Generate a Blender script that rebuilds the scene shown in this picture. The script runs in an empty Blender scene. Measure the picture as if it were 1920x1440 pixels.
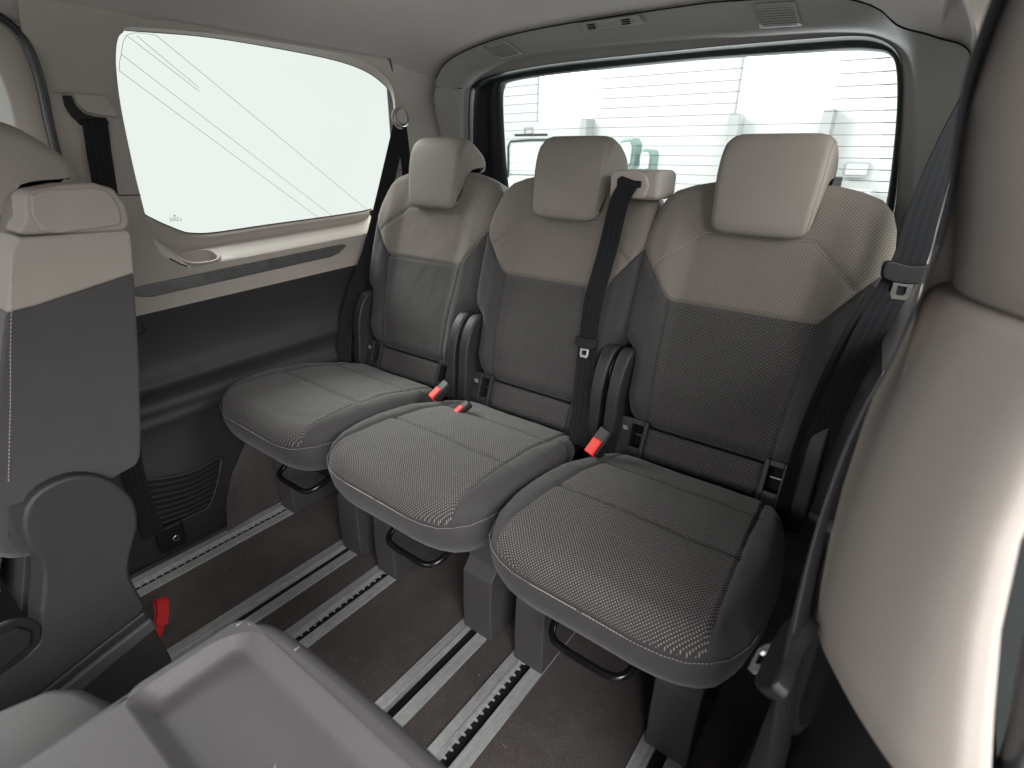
import bpy, bmesh, math, random
import numpy as np
from mathutils import Vector, Matrix, noise
R = math.radians
random.seed(4)
scene = bpy.context.scene
C = bpy.context.collection

# ------------------------------------------------------------------ camera
cam_data = bpy.data.cameras.new("camera")
cam = bpy.data.objects.new("camera", cam_data); C.objects.link(cam)
r_ = Vector((0.7999984, 0.59995431, 0.00757582)); u_ = Vector((-0.2434625, 0.31304883, 0.91800133)); f_ = Vector((-0.54838725, 0.73624402, -0.39650493))
M = Matrix.Identity(4)
for i in range(3):
    M[i][0] = r_[i]; M[i][1] = u_[i]; M[i][2] = -f_[i]
M[0][3], M[1][3], M[2][3] = 0.0, 0.0, 1.0
cam.matrix_world = M
cam_data.sensor_width = 36; cam_data.lens = 18.835
cam_data.clip_start = 0.01; cam_data.clip_end = 100
cam_data.dof.use_dof = True; cam_data.dof.focus_distance = 1.15; cam_data.dof.aperture_fstop = 4.5
scene.camera = cam

# ------------------------------------------------------------------ light
world = bpy.data.worlds.new("World"); scene.world = world
world.use_nodes = True
bg = world.node_tree.nodes["Background"]
bg.inputs[0].default_value = (0.90, 0.945, 0.915, 1); bg.inputs[1].default_value = 0.80

def area(name, loc, target, sx, sy, power, col=(1, 1, 1)):
    l = bpy.data.lights.new(name, 'AREA'); l.shape = 'RECTANGLE'; l.size = sx; l.size_y = sy; l.energy = power; l.color = col
    o = bpy.data.objects.new(name, l); C.objects.link(o); o.location = loc
    d = Vector(target) - Vector(loc); o.rotation_euler = d.to_track_quat('-Z', 'Y').to_euler()
    return o
area("studio_softbox_door", (1.6, -1.1, 1.9), (-0.6, 0.7, 0.5), 1.8, 1.4, 96, (1.0, 0.97, 0.96))
area("studio_softbox_front", (-0.7, -3.0, 1.9), (-0.7, 0.8, 0.7), 2.2, 1.2, 75, (1.0, 0.97, 0.96))
area("rear_fill_lamp", (-0.8, 4.2, 3.0), (-0.8, 1.6, 0.9), 2.5, 1.2, 25, (0.95, 0.98, 1.0))  # fill lamp added behind the van to lighten the rear header
area("header_fill_lamp", (-0.7, 3.3, 0.2), (-0.7, 1.5, 1.25), 2.4, 0.5, 30, (0.93, 0.98, 1.0))  # added low lamp, hidden behind the seats, brightens the header reveal from outside
area("studio_softbox_side", (-4.2, 0.9, 3.2), (-1.4, 0.9, 0.8), 3.0, 1.6, 265, (1.0, 1.0, 0.96))
area("studio_softbox_other_side", (2.9, 1.0, 2.6), (0.0, 0.9, 0.8), 2.0, 1.4, 80, (1.0, 1.0, 0.95))
scene.view_settings.view_transform = 'Standard'
scene.view_settings.look = 'None'
scene.view_settings.exposure = 0.3
scene.view_settings.gamma = 1.0

# ------------------------------------------------------------------ materials
def new_mat(name):
    m = bpy.data.materials.new(name); m.use_nodes = True
    nt = m.node_tree; b = nt.nodes["Principled BSDF"]
    return m, nt, b
def plain(name, col, rough=0.6, metal=0.0, bump=0.0, bscale=400, var=0.0, vscale=8, spec=0.5, sheen=0.0, fine=0.0, fscale=350):
    m, nt, b = new_mat(name)
    b.inputs["Base Color"].default_value = (*col, 1); b.inputs["Roughness"].default_value = rough
    b.inputs["Metallic"].default_value = metal
    b.inputs["Specular IOR Level"].default_value = spec
    if sheen: b.inputs["Sheen Weight"].default_value = sheen; b.inputs["Sheen Roughness"].default_value = 0.5
    tc = nt.nodes.new("ShaderNodeTexCoord")
    if bump:
        n = nt.nodes.new("ShaderNodeTexNoise"); n.inputs["Scale"].default_value = bscale; n.inputs["Detail"].default_value = 2
        bp = nt.nodes.new("ShaderNodeBump"); bp.inputs["Strength"].default_value = bump; bp.inputs["Distance"].default_value = 0.0006
        nt.links.new(tc.outputs["Object"], n.inputs["Vector"]); nt.links.new(n.outputs["Fac"], bp.inputs["Height"]); nt.links.new(bp.outputs["Normal"], b.inputs["Normal"])
    if var:
        n2 = nt.nodes.new("ShaderNodeTexNoise"); n2.inputs["Scale"].default_value = vscale; n2.inputs["Detail"].default_value = 6; n2.inputs["Roughness"].default_value = 0.65
        mp = nt.nodes.new("ShaderNodeMapRange"); mp.inputs[1].default_value = 0.3; mp.inputs[2].default_value = 0.7
        mp.inputs[3].default_value = 1 - var; mp.inputs[4].default_value = 1 + var
        mx = nt.nodes.new("ShaderNodeVectorMath"); mx.operation = 'SCALE'; mx.inputs[0].default_value = col
        nt.links.new(tc.outputs["Object"], n2.inputs["Vector"]); nt.links.new(n2.outputs["Fac"], mp.inputs[0]); nt.links.new(mp.outputs[0], mx.inputs["Scale"])
        last = mx
        if fine:
            n3 = nt.nodes.new("ShaderNodeTexNoise"); n3.inputs["Scale"].default_value = fscale; n3.inputs["Detail"].default_value = 3; n3.inputs["Roughness"].default_value = 0.8
            m3 = nt.nodes.new("ShaderNodeMapRange"); m3.inputs[1].default_value = 0.3; m3.inputs[2].default_value = 0.7; m3.inputs[3].default_value = 1 - fine; m3.inputs[4].default_value = 1 + fine
            x3 = nt.nodes.new("ShaderNodeVectorMath"); x3.operation = 'SCALE'
            nt.links.new(tc.outputs["Object"], n3.inputs["Vector"]); nt.links.new(n3.outputs["Fac"], m3.inputs[0]); nt.links.new(m3.outputs[0], x3.inputs["Scale"]); nt.links.new(mx.outputs[0], x3.inputs[0]); last = x3
        nt.links.new(last.outputs[0], b.inputs["Base Color"])
    return m
def dotted(name, base, dot, pu=0.0085, pv=0.0075, ru=0.17, rv=0.15, linesv=0.0):
    """woven cloth: staggered light knots on a plain ground, laid out in the cloth's own uv (metres)"""
    m, nt, b = new_mat(name); L = nt.links.new; N = nt.nodes.new
    uv = N("ShaderNodeUVMap")
    def lattice(off):
        s = N("ShaderNodeVectorMath"); s.operation = 'MULTIPLY'; s.inputs[1].default_value = (1/pu, 1/pv, 0); L(uv.outputs[0], s.inputs[0])
        a = N("ShaderNodeVectorMath"); a.operation = 'ADD'; a.inputs[1].default_value = (off, off, 0); L(s.outputs[0], a.inputs[0])
        fr = N("ShaderNodeVectorMath"); fr.operation = 'FRACTION'; L(a.outputs[0], fr.inputs[0])
        c = N("ShaderNodeVectorMath"); c.operation = 'SUBTRACT'; c.inputs[1].default_value = (.5, .5, 0); L(fr.outputs[0], c.inputs[0])
        e = N("ShaderNodeVectorMath"); e.operation = 'MULTIPLY'; e.inputs[1].default_value = (1/ru, 1/rv, 0); L(c.outputs[0], e.inputs[0])
        l = N("ShaderNodeVectorMath"); l.operation = 'LENGTH'; L(e.outputs[0], l.inputs[0])
        mr = N("ShaderNodeMapRange"); mr.inputs[1].default_value = 1.25; mr.inputs[2].default_value = 0.75; L(l.outputs["Value"], mr.inputs[0])
        return mr.outputs[0]
    mx = N("ShaderNodeMath"); mx.operation = 'MAXIMUM'; L(lattice(0.0), mx.inputs[0]); L(lattice(0.5), mx.inputs[1])
    no = N("ShaderNodeTexNoise"); no.inputs["Scale"].default_value = 260; L(uv.outputs[0], no.inputs["Vector"])
    nr = N("ShaderNodeMapRange"); nr.inputs[1].default_value = .3; nr.inputs[2].default_value = .7; nr.inputs[3].default_value = .6; nr.inputs[4].default_value = 1.0; L(no.outputs["Fac"], nr.inputs[0])
    ml = N("ShaderNodeMath"); ml.operation = 'MULTIPLY'; L(mx.outputs[0], ml.inputs[0]); L(nr.outputs[0], ml.inputs[1])
    mix = N("ShaderNodeMix"); mix.data_type = 'RGBA'; mix.inputs[6].default_value = (*base, 1); mix.inputs[7].default_value = (*dot, 1); L(ml.outputs[0], mix.inputs[0])
    L(mix.outputs[2], b.inputs["Base Color"]); b.inputs["Roughness"].default_value = 0.85; b.inputs["Specular IOR Level"].default_value = 0.25
    b.inputs["Sheen Weight"].default_value = 0.12
    bp = N("ShaderNodeBump"); bp.inputs["Strength"].default_value = 0.5; bp.inputs["Distance"].default_value = 0.0006; L(mx.outputs[0], bp.inputs["Height"]); L(bp.outputs["Normal"], b.inputs["Normal"])
    return m
def webbing(name, col):
    m, nt, b = new_mat(name); L = nt.links.new; N = nt.nodes.new
    uv = N("ShaderNodeUVMap")
    w = N("ShaderNodeTexWave"); w.wave_type = 'BANDS'; w.bands_direction = 'X'; w.inputs["Scale"].default_value = 26; w.inputs["Distortion"].default_value = 0.0
    w2 = N("ShaderNodeTexWave"); w2.wave_type = 'BANDS'; w2.bands_direction = 'DIAGONAL'; w2.inputs["Scale"].default_value = 200
    L(uv.outputs[0], w.inputs["Vector"]); L(uv.outputs[0], w2.inputs["Vector"])
    mr = N("ShaderNodeMapRange"); mr.inputs[3].default_value = 0.86; mr.inputs[4].default_value = 1.12; L(w.outputs["Fac"], mr.inputs[0])
    sc = N("ShaderNodeVectorMath"); sc.operation = 'SCALE'; sc.inputs[0].default_value = col; L(mr.outputs[0], sc.inputs["Scale"])
    L(sc.outputs[0], b.inputs["Base Color"]); b.inputs["Roughness"].default_value = 0.85
    b.inputs["Specular IOR Level"].default_value = 0.08
    bp = N("ShaderNodeBump"); bp.inputs["Strength"].default_value = 0.35; bp.inputs["Distance"].default_value = 0.0005; L(w2.outputs["Fac"], bp.inputs["Height"]); L(bp.outputs["Normal"], b.inputs["Normal"])
    return m
def brushed(name, col, rough, metal=.75):
    m, nt, b = new_mat(name); L = nt.links.new; N = nt.nodes.new
    tc = N("ShaderNodeTexCoord"); mp = N("ShaderNodeMapping"); mp.inputs["Scale"].default_value = (300, 6, 300)
    n = N("ShaderNodeTexNoise"); n.inputs["Scale"].default_value = 1.0; n.inputs["Detail"].default_value = 4
    L(tc.outputs["Object"], mp.inputs[0]); L(mp.outputs[0], n.inputs["Vector"])
    n2 = N("ShaderNodeTexNoise"); n2.inputs["Scale"].default_value = 22; n2.inputs["Detail"].default_value = 5; L(tc.outputs["Object"], n2.inputs["Vector"])
    mr = N("ShaderNodeMapRange"); mr.inputs[1].default_value = .3; mr.inputs[2].default_value = .7; mr.inputs[3].default_value = rough - .1; mr.inputs[4].default_value = rough + .15; L(n2.outputs["Fac"], mr.inputs[0])
    L(mr.outputs[0], b.inputs["Roughness"])
    m2 = N("ShaderNodeMapRange"); m2.inputs[1].default_value = .25; m2.inputs[2].default_value = .75; m2.inputs[3].default_value = .78; m2.inputs[4].default_value = 1.12; L(n.outputs["Fac"], m2.inputs[0])
    n4 = N("ShaderNodeTexNoise"); n4.inputs["Scale"].default_value = 55; n4.inputs["Detail"].default_value = 6; n4.inputs["Roughness"].default_value = .75; L(tc.outputs["Object"], n4.inputs["Vector"])
    m4 = N("ShaderNodeMapRange"); m4.inputs[1].default_value = .35; m4.inputs[2].default_value = .65; m4.inputs[3].default_value = .84; m4.inputs[4].default_value = 1.06; L(n4.outputs["Fac"], m4.inputs[0])
    mm = N("ShaderNodeMath"); mm.operation = 'MULTIPLY'; L(m2.outputs[0], mm.inputs[0]); L(m4.outputs[0], mm.inputs[1]); m2 = mm
    sc = N("ShaderNodeVectorMath"); sc.operation = 'SCALE'; sc.inputs[0].default_value = col; L(m2.outputs[0], sc.inputs["Scale"]); L(sc.outputs[0], b.inputs["Base Color"])
    b.inputs["Metallic"].default_value = metal
    return m
def glass(name, tint):
    m = bpy.data.materials.new(name); m.use_nodes = True; nt = m.node_tree; nt.nodes.clear(); N = nt.nodes.new; L = nt.links.new
    o = N("ShaderNodeOutputMaterial"); t = N("ShaderNodeBsdfTransparent"); t.inputs[0].default_value = (*tint, 1)
    g = N("ShaderNodeBsdfGlossy"); g.inputs["Roughness"].default_value = 0.02
    fr = N("ShaderNodeFresnel"); fr.inputs[0].default_value = 1.25
    mx = N("ShaderNodeMixShader"); L(fr.outputs[0], mx.inputs[0]); L(t.outputs[0], mx.inputs[1]); L(g.outputs[0], mx.inputs[2]); L(mx.outputs[0], o.inputs[0])
    return m
def emit(name, col, s):
    m = bpy.data.materials.new(name); m.use_nodes = True; nt = m.node_tree; nt.nodes.clear()
    o = nt.nodes.new("ShaderNodeOutputMaterial"); e = nt.nodes.new("ShaderNodeEmission"); e.inputs[0].default_value = (*col, 1); e.inputs[1].default_value = s
    nt.links.new(e.outputs[0], o.inputs[0]); return m
MT = dict(
    cloth=plain("charcoal_cloth", (.054, .052, .053), .9, bump=.6, bscale=1400, var=.05, vscale=30, fine=.14, fscale=700, spec=.2, sheen=.15),
    dots=dotted("dotted_charcoal_cloth", (.036, .034, .034), (.25, .24, .235), .0068, .0058),
    dots_seat=dotted("dotted_seat_cloth", (.046, .043, .043), (.36, .345, .34), .0054, .0060, .17, .13),
    dots_beige=dotted("dotted_beige_cloth", (.155, .135, .117), (.34, .315, .29), .0068, .0058),
    leather=plain("beige_leather", (.256, .229, .205), .6, bump=.6, bscale=1000, var=.05, vscale=12, fine=.06, fscale=600, spec=.4),
    trim=plain("beige_moulded_plastic", (.385, .347, .318), .6, bump=.5, bscale=900, var=.03, fine=.03, fscale=500, spec=.4),
    trim_grey=plain("grey_beige_plastic", (.46, .455, .44), .5, bump=.3, bscale=1500, spec=.45),
    headliner=plain("headliner_fabric", (.385, .345, .33), .95, bump=.7, bscale=1100, var=.04, vscale=5, fine=.07, fscale=420, spec=.1, sheen=.1),
    dark=plain("charcoal_moulded_plastic", (.028, .0265, .029), .5, bump=.6, bscale=900, var=.08, vscale=12, fine=.08, fscale=600, spec=.45),
    grey=plain("grey_moulded_plastic", (.075, .071, .075), .55, bump=.35, bscale=1100, var=.05, vscale=10, spec=.4),
    tray=plain("violet_grey_plastic", (.088, .083, .090), .5, bump=.6, bscale=900, var=.05, vscale=14, fine=.06, fscale=600, spec=.5),
    black=plain("black_plastic", (.010, .010, .011), .5, spec=.3),
    hole=plain("deep_black_recess", (.006, .006, .006), .9),
    rubber=plain("black_rubber", (.014, .015, .017), .3, spec=.6),
    hatch=plain("black_hatch_plastic", (.022, .026, .028), .55, bump=.3, bscale=1500),
    carpet=plain("grey_brown_carpet", (.092, .080, .078), 1.0, bump=1.0, bscale=500, var=.26, vscale=7, fine=.38, fscale=420, spec=.05, sheen=.1),
    alu=brushed("brushed_aluminium", (.60, .61, .615), .5, .4),
    strip=brushed("dark_metal_strip", (.20, .20, .205), .4),
    chrome=plain("polished_steel", (.75, .75, .75), .18, metal=1.0),
    tube=plain("black_painted_tube", (.008, .008, .009), .22, spec=.6),
    belt=webbing("belt_webbing", (.018, .0187, .021)),
    red=plain("red_button_plastic", (.80, .018, .010), .55),
    redcloth=plain("red_strap_cloth", (.55, .01, .012), .7, bump=1.0, bscale=500),
    white=plain("white_print", (.7, .7, .7), .5),
    thread=plain("pale_thread", (.42, .40, .37), .8),
    thread_dark=plain("grey_selvedge_thread", (.13, .13, .13), .85),
    seam=plain("beige_piping", (.20, .17, .145), .7),
    line=plain("glass_wire", (.08, .07, .06), .6),
    glass=glass("window_glass", (.95, .975, .96)),
    studio=plain("white_studio_paint", (.60, .62, .62), .9, var=.02, vscale=1),
    sfloor=plain("studio_floor_paint", (.70, .70, .69), .5, var=.04, vscale=2),
    panel=emit("studio_daylight_window", (.95, .99, 1.0), 3.0),
    column=plain("pale_grey_column", (.42, .44, .44), .8),
    carglass=plain("grey_green_car_glass", (.20, .30, .28), .15),
    cargrey=plain("pale_car_paint", (.55, .60, .60), .35),
)

# ------------------------------------------------------------------ helpers
def tag(o, label=None, cat=None, group=None, kind=None):
    if label: o["label"] = label
    if cat: o["category"] = cat
    if group: o["group"] = group
    if kind: o["kind"] = kind
    return o
def thing(name, label, cat, loc=(0, 0, 0), rz=0, group=None):
    o = bpy.data.objects.new(name, None); C.objects.link(o); o.location = loc; o.rotation_euler = (0, 0, rz)
    o.empty_display_size = .05
    return tag(o, label, cat, group)
def link(name, me, mat, parent=None, smooth=True):
    """me is in world coordinates; the object is placed so that it stays there under its parent"""
    if mat is not None and not me.materials: me.materials.append(mat)
    if smooth:
        for p in me.polygons: p.use_smooth = True
    o = bpy.data.objects.new(name, me); C.objects.link(o)
    if parent is not None:
        o.parent = parent
        # a mesh parent already carries world coordinates; only the root's own place is undone
        if parent.parent is None: o.matrix_parent_inverse = Matrix.Translation(-parent.location)
    return o
def wnormal(o):
    md = o.modifiers.new("wn", 'WEIGHTED_NORMAL'); md.keep_sharp = True
    return o
def mesh(name, V, Fs, uv=None):
    me = bpy.data.meshes.new(name); me.from_pydata([tuple(v) for v in V], [], Fs); me.update()
    if uv is not None:
        l = me.uv_layers.new(name="UVMap")
        for p in me.polygons:
            for li in p.loop_indices: l.data[li].uv = uv[me.loops[li].vertex_index]
    return me
def fixn(me):
    bm = bmesh.new(); bm.from_mesh(me); bmesh.ops.recalc_face_normals(bm, faces=bm.faces); bm.to_mesh(me); bm.free(); return me
def grid(name, rows, mat, parent=None, uv=None, thick=0.0, close=False):
    n = len(rows[0]); V = [p for r in rows for p in r]; Fs = []
    for i in range(len(rows) - 1):
        for j in range(n - 1 if not close else n):
            k = (j + 1) % n
            Fs.append((i*n + j, i*n + k, (i+1)*n + k, (i+1)*n + j))
    me = mesh(name, V, Fs, [q for r in uv for q in r] if uv else None)
    o = link(name, me, mat, parent)
    if thick:
        s = o.modifiers.new("solid", 'SOLIDIFY'); s.thickness = thick; s.offset = -1
    return o
def bevel_mesh(me, w, seg=3, angle=30):
    bm = bmesh.new(); bm.from_mesh(me)
    bmesh.ops.recalc_face_normals(bm, faces=bm.faces)
    es = [e for e in bm.edges if len(e.link_faces) == 2 and e.calc_face_angle(0) > R(angle)]
    if w > 0: bmesh.ops.bevel(bm, geom=es, offset=w, segments=seg, affect='EDGES', profile=.5, clamp_overlap=True)
    bm.to_mesh(me); bm.free(); return me
def box(name, a, b, mat, parent=None, bev=.003, seg=2, rot=None):
    """box between corners a and b"""
    x0, y0, z0 = a; x1, y1, z1 = b
    V = [(x, y, z) for x in (x0, x1) for y in (y0, y1) for z in (z0, z1)]
    Fs = [(0, 1, 3, 2), (4, 6, 7, 5), (0, 4, 5, 1), (2, 3, 7, 6), (0, 2, 6, 4), (1, 5, 7, 3)]
    if rot:
        c = Vector(((x0+x1)/2, (y0+y1)/2, (z0+z1)/2)); Rm = rot
        V = [tuple(c + Rm @ (Vector(v) - c)) for v in V]
    me = bevel_mesh(mesh(name, V, Fs), bev, seg)
    return wnormal(link(name, me, mat, parent))
def prism(name, poly, axis, a, b, mat, parent=None, bev=.004, seg=3, taper=None):
    """extrude a 2-d outline along an axis ('x': poly is (y,z); 'y': (x,z); 'z': (x,y))"""
    def P(p, t):
        if axis == 'x': return (t, p[0], p[1])
        if axis == 'y': return (p[0], t, p[1])
        return (p[0], p[1], t)
    n = len(poly)
    pb = poly if taper is None else taper
    V = [P(p, a) for p in poly] + [P(p, b) for p in pb]
    Fs = [tuple(range(n)), tuple(range(2*n - 1, n - 1, -1))] + [(i, (i+1) % n, n + (i+1) % n, n + i) for i in range(n)]
    me = bevel_mesh(mesh(name, V, Fs), bev, seg)
    return wnormal(link(name, me, mat, parent))
def cr(pts, sub=8, closed=False):
    """Catmull-Rom through points"""
    P = [np.array(p, float) for p in pts]; n = len(P); out = []
    rng = range(n if closed else n - 1)
    for i in rng:
        if closed: a, b, c, d = P[(i-1) % n], P[i], P[(i+1) % n], P[(i+2) % n]
        else: a, b, c, d = P[max(i-1, 0)], P[i], P[i+1], P[min(i+2, n-1)]
        for k in range(sub):
            t = k / sub
            out.append(.5*((2*b) + (-a + c)*t + (2*a - 5*b + 4*c - d)*t*t + (-a + 3*b - 3*c + d)*t**3))
    if not closed: out.append(P[-1])
    return out
def tube_data(pts, rad, seg=8, closed=False):
    P = [Vector(p) for p in pts]; n = len(P); V = []; Fs = []
    up = None
    for i, p in enumerate(P):
        if closed: d = P[(i+1) % n] - P[(i-1) % n]
        else: d = P[min(i+1, n-1)] - P[max(i-1, 0)]
        d.normalize()
        if up is None:
            up = d.orthogonal().normalized()
        up = (up - d*up.dot(d)).normalized(); s = d.cross(up)
        rr = rad[i] if isinstance(rad, (list, tuple)) else rad
        for k in range(seg):
            a = 2*math.pi*k/seg; V.append(tuple(p + up*math.cos(a)*rr + s*math.sin(a)*rr))
    for i in range(n if closed else n - 1):
        j = (i+1) % n
        for k in range(seg):
            Fs.append((i*seg + k, i*seg + (k+1) % seg, j*seg + (k+1) % seg, j*seg + k))
    if not closed: Fs += [tuple(range(seg))[::-1], tuple(range((n-1)*seg, n*seg))]
    return V, Fs
def tube(name, pts, rad, mat, parent=None, seg=8, closed=False):
    V, Fs = tube_data(pts, rad, seg, closed); return link(name, mesh(name, V, Fs), mat, parent)
def tubes(name, lines, rad, mat, parent=None, seg=5):
    V = []; Fs = []
    for l in lines:
        v, f = tube_data(l, rad, seg); o = len(V); V += v; Fs += [tuple(i + o for i in q) for q in f]
    return link(name, mesh(name, V, Fs), mat, parent)
def strap(name, pts, width, wdir, mat, parent=None, th=.0016, sub=8):
    """webbing: pts path, wdir one or per-point width direction"""
    P = cr(pts, sub); n = len(P)
    if isinstance(wdir[0], (list, tuple)):
        Wd = cr(wdir, sub)
    else: Wd = [np.array(wdir, float)]*n
    V = []; uv = []; Fs = []; L = 0
    for i in range(n):
        d = P[min(i+1, n-1)] - P[max(i-1, 0)]; d /= np.linalg.norm(d)
        w = Wd[i] - d*np.dot(Wd[i], d); w /= np.linalg.norm(w); nn = np.cross(d, w)
        if i: L += np.linalg.norm(P[i] - P[i-1])
        for s, t in ((-.5, -.5), (.5, -.5), (.5, .5), (-.5, .5)):
            V.append(tuple(P[i] + w*width*s + nn*th*t)); uv.append((s*width, L))
    for i in range(n-1):
        for k in range(4): Fs.append((4*i + k, 4*i + (k+1) % 4, 4*i + 4 + (k+1) % 4, 4*i + 4 + k))
    Fs += [(3, 2, 1, 0), (4*n - 4, 4*n - 3, 4*n - 2, 4*n - 1)]
    me = mesh(name, V, Fs, uv); o = link(name, me, mat, parent, smooth=False)
    return o
def stitches(name, pts, nrm, parent, mat=None, gap=.0052, ln=.0034, w=.0005, lift=.0006):
    """dashes of thread lying on a seam"""
    P = [Vector(p) for p in pts]; V = []; Fs = []; acc = 0.0; nxt = 0.0
    for i in range(len(P)-1):
        seg = P[i+1] - P[i]; L = seg.length
        if L < 1e-6: continue
        d = seg / L; nn = Vector(nrm[i] if isinstance(nrm, list) else nrm); nn = (nn - d*nn.dot(d)).normalized(); s = d.cross(nn)
        while nxt < acc + L:
            c = P[i] + d*(nxt - acc) + nn*lift; o = len(V)
            for a in (-ln/2, ln/2):
                for b_, c_ in ((-w, 0), (0, w), (w, 0), (0, -w)): V.append(tuple(c + d*a + s*b_ + nn*c_))
            for k in range(4): Fs.append((o+k, o+(k+1) % 4, o+4+(k+1) % 4, o+4+k))
            Fs += [(o+3, o+2, o+1, o), (o+4, o+5, o+6, o+7)]
            nxt += gap
        acc += L
    if not V: return None
    return link(name, mesh(name, V, Fs), mat or MT['thread'], parent)
def dist_poly(pts, poly, closed=True):
    """distance of many 2-d points to a polyline"""
    A = np.array(poly, float); B = np.roll(A, -1, axis=0)
    if not closed: A, B = A[:-1], B[:-1]
    Pn = np.array(pts, float)[:, None, :]; d = B - A; L2 = (d**2).sum(1) + 1e-12
    t = np.clip(((Pn - A) * d).sum(2) / L2, 0, 1)
    q = A + t[..., None]*d
    return np.sqrt(((Pn - q)**2).sum(2)).min(1)
def lerp_table(tab, v):
    return float(np.interp(v, [t[0] for t in tab], [t[1] for t in tab]))
def smooth(a, b, x):
    t = min(1, max(0, (x-a)/(b-a))); return t*t*(3 - 2*t)
def copy_tree(o, parent=None, skip=()):
    c = o.copy(); C.objects.link(c)
    if parent is not None:
        c.parent = parent; c.matrix_parent_inverse = o.matrix_parent_inverse.copy()
    for ch in list(o.children):
        if ch.name.split('.')[0] in skip: continue
        copy_tree(ch, c, skip)
    return c

# ------------------------------------------------------------------ the studio outside
box("studio_floor", (-9, -7, -.55), (7, 5.2, -.45), MT['sfloor'], bev=0)["kind"] = "structure"
rearw = box("studio_wall", (-4.5, 5.0, -.45), (7, 5.15, 2.6), MT['studio'], bev=0); rearw["kind"] = "structure"
for i, (xa, xb, lab) in enumerate(((-3.39, -2.79, "bright studio window seen through the left half of the rear glass"), (-1.455, -.80, "bright studio window seen above the right headrest through the rear glass"))):
    t = thing("studio_window", lab, "window", ((xa+xb)/2, 4.97, 1.29), group="bright studio windows behind the van")
    box("pane", (xa, 4.97, 1.29), (xb, 4.995, 2.4), MT['panel'], t, bev=0)
    box("frame", (xa-.015, 4.955, 1.29), (xa, 4.998, 2.4), MT['column'], t, bev=0)
for i, (xa, xb, zb, lab) in enumerate(((-2.84, -2.775, 1.30, "grey column behind the middle headrest, seen through the rear glass"), (-1.475, -1.395, 1.30, "grey column left of the bright window behind the right headrest"), (-.81, -.74, 1.31, "grey column right of the bright window above the right headrest"))):
    tag(box("wall_column", (xa, 4.85, -.45), (xb, 4.998, zb), MT['column'], bev=.004), lab, "column", "grey columns on the studio wall")
# things standing behind the van
def far_mirror(x, z, s, lab, flip=1):
    t = thing("car_mirror", lab, "car mirror", (x, 4.0, z), group="mirrors of cars parked behind the van")
    prof = [(-.07*s, -.11*s), (-.075*s, .06*s), (-.05*s, .105*s), (.045*s, .115*s), (.075*s, .07*s), (.07*s, -.09*s), (.04*s, -.12*s)]
    prism("housing", [(x + flip*a, z + b_) for a, b_ in prof], 'y', 4.0, 4.12, MT['carglass'], t, bev=.012)
    prism("mirror_glass", [(x + flip*a*.7 - .006, z + b_*.72) for a, b_ in prof], 'y', 3.985, 3.998, MT['cargrey'], t, bev=.002)
    box("arm", (x-.02, 4.02, z-.24*s), (x+.03, 4.07, z-.09*s), MT['carglass'], t, bev=.008)
far_mirror(-1.93, 1.00, .95, "rounded grey-green car mirror just right of the middle headrest, seen through the rear glass")
far_mirror(-1.77, .955, .7, "smaller car mirror right of the rounded one, above the belt outlet", -1)
t = thing("parked_vehicle", "pale vehicle with a black-edged side window behind the left edge of the rear glass", "vehicle", (-2.4, 4.3, -.45))
box("body", (-3.9, 4.1, -.3), (-2.35, 4.7, .82), MT['cargrey'], t, bev=.06, seg=4)
for wx_ in (-3.5, -2.7):
    prism("wheel", [(wx_ + .17*math.cos(2*math.pi*i/20), -.28 + .17*math.sin(2*math.pi*i/20)) for i in range(20)], 'y', 4.05, 4.2, MT['rubber'], t, bev=.02)
prism("cab_frame", [(-3.15, .82), (-3.13, 1.07), (-3.09, 1.10), (-2.5, 1.10), (-2.44, 1.07), (-2.40, .82)], 'y', 4.12, 4.68, MT['cargrey'], t, bev=.02)
tube("window_seal", [(-3.125, 4.11, .80), (-3.125, 4.11, 1.05), (-3.10, 4.11, 1.09), (-2.9, 4.11, 1.10), (-2.5, 4.11, 1.10)], .008, MT['black'], t, 6)
box("roof_antenna", (-3.2, 4.3, 1.135), (-2.85, 4.32, 1.155), MT['black'], t, bev=.002)
t = thing("wall_plate", "small grey framed plate on the studio wall at the left of the rear glass", "plate", (-3.53, 4.98, 1.21))
tubes("plate_frame", [[(-3.58, 4.985, 1.185), (-3.48, 4.985, 1.185)], [(-3.48, 4.985, 1.185), (-3.48, 4.985, 1.235)], [(-3.48, 4.985, 1.235), (-3.58, 4.985, 1.235)], [(-3.58, 4.985, 1.235), (-3.58, 4.985, 1.185)]], .006, MT['column'], t, 4)
t = thing("workbench", "white cabinet with a dark screen beside the right headrest behind the rear glass", "cabinet", (-.5, 4.75, -.45))
box("cabinet_body", (-.78, 4.55, -.45), (-.36, 4.95, .78), MT['studio'], t, bev=.01)
box("screen", (-.70, 4.50, .785), (-.545, 4.53, .865), MT['hatch'], t, bev=.006)
box("screen_stand", (-.64, 4.515, .765), (-.60, 4.56, .79), MT['hatch'], t, bev=.002)
t = thing("wall_board", "thin outlined white board on the studio wall right of the right headrest", "board", (-.52, 4.98, .86))
box("board_sheet", (-.60, 4.975, .865), (-.45, 4.99, .95), MT['studio'], t, bev=.001)
tubes("board_edge", [[(-.60, 4.97, .862), (-.60, 4.97, .95)], [(-.60, 4.97, .95), (-.45, 4.97, .95)], [(-.45, 4.97, .95), (-.45, 4.97, .862)]], .002, MT['column'], t, 4)
box("board_ledge", (-.60, 4.94, .85), (-.45, 4.985, .858), MT['column'], t, bev=.001)

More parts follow.
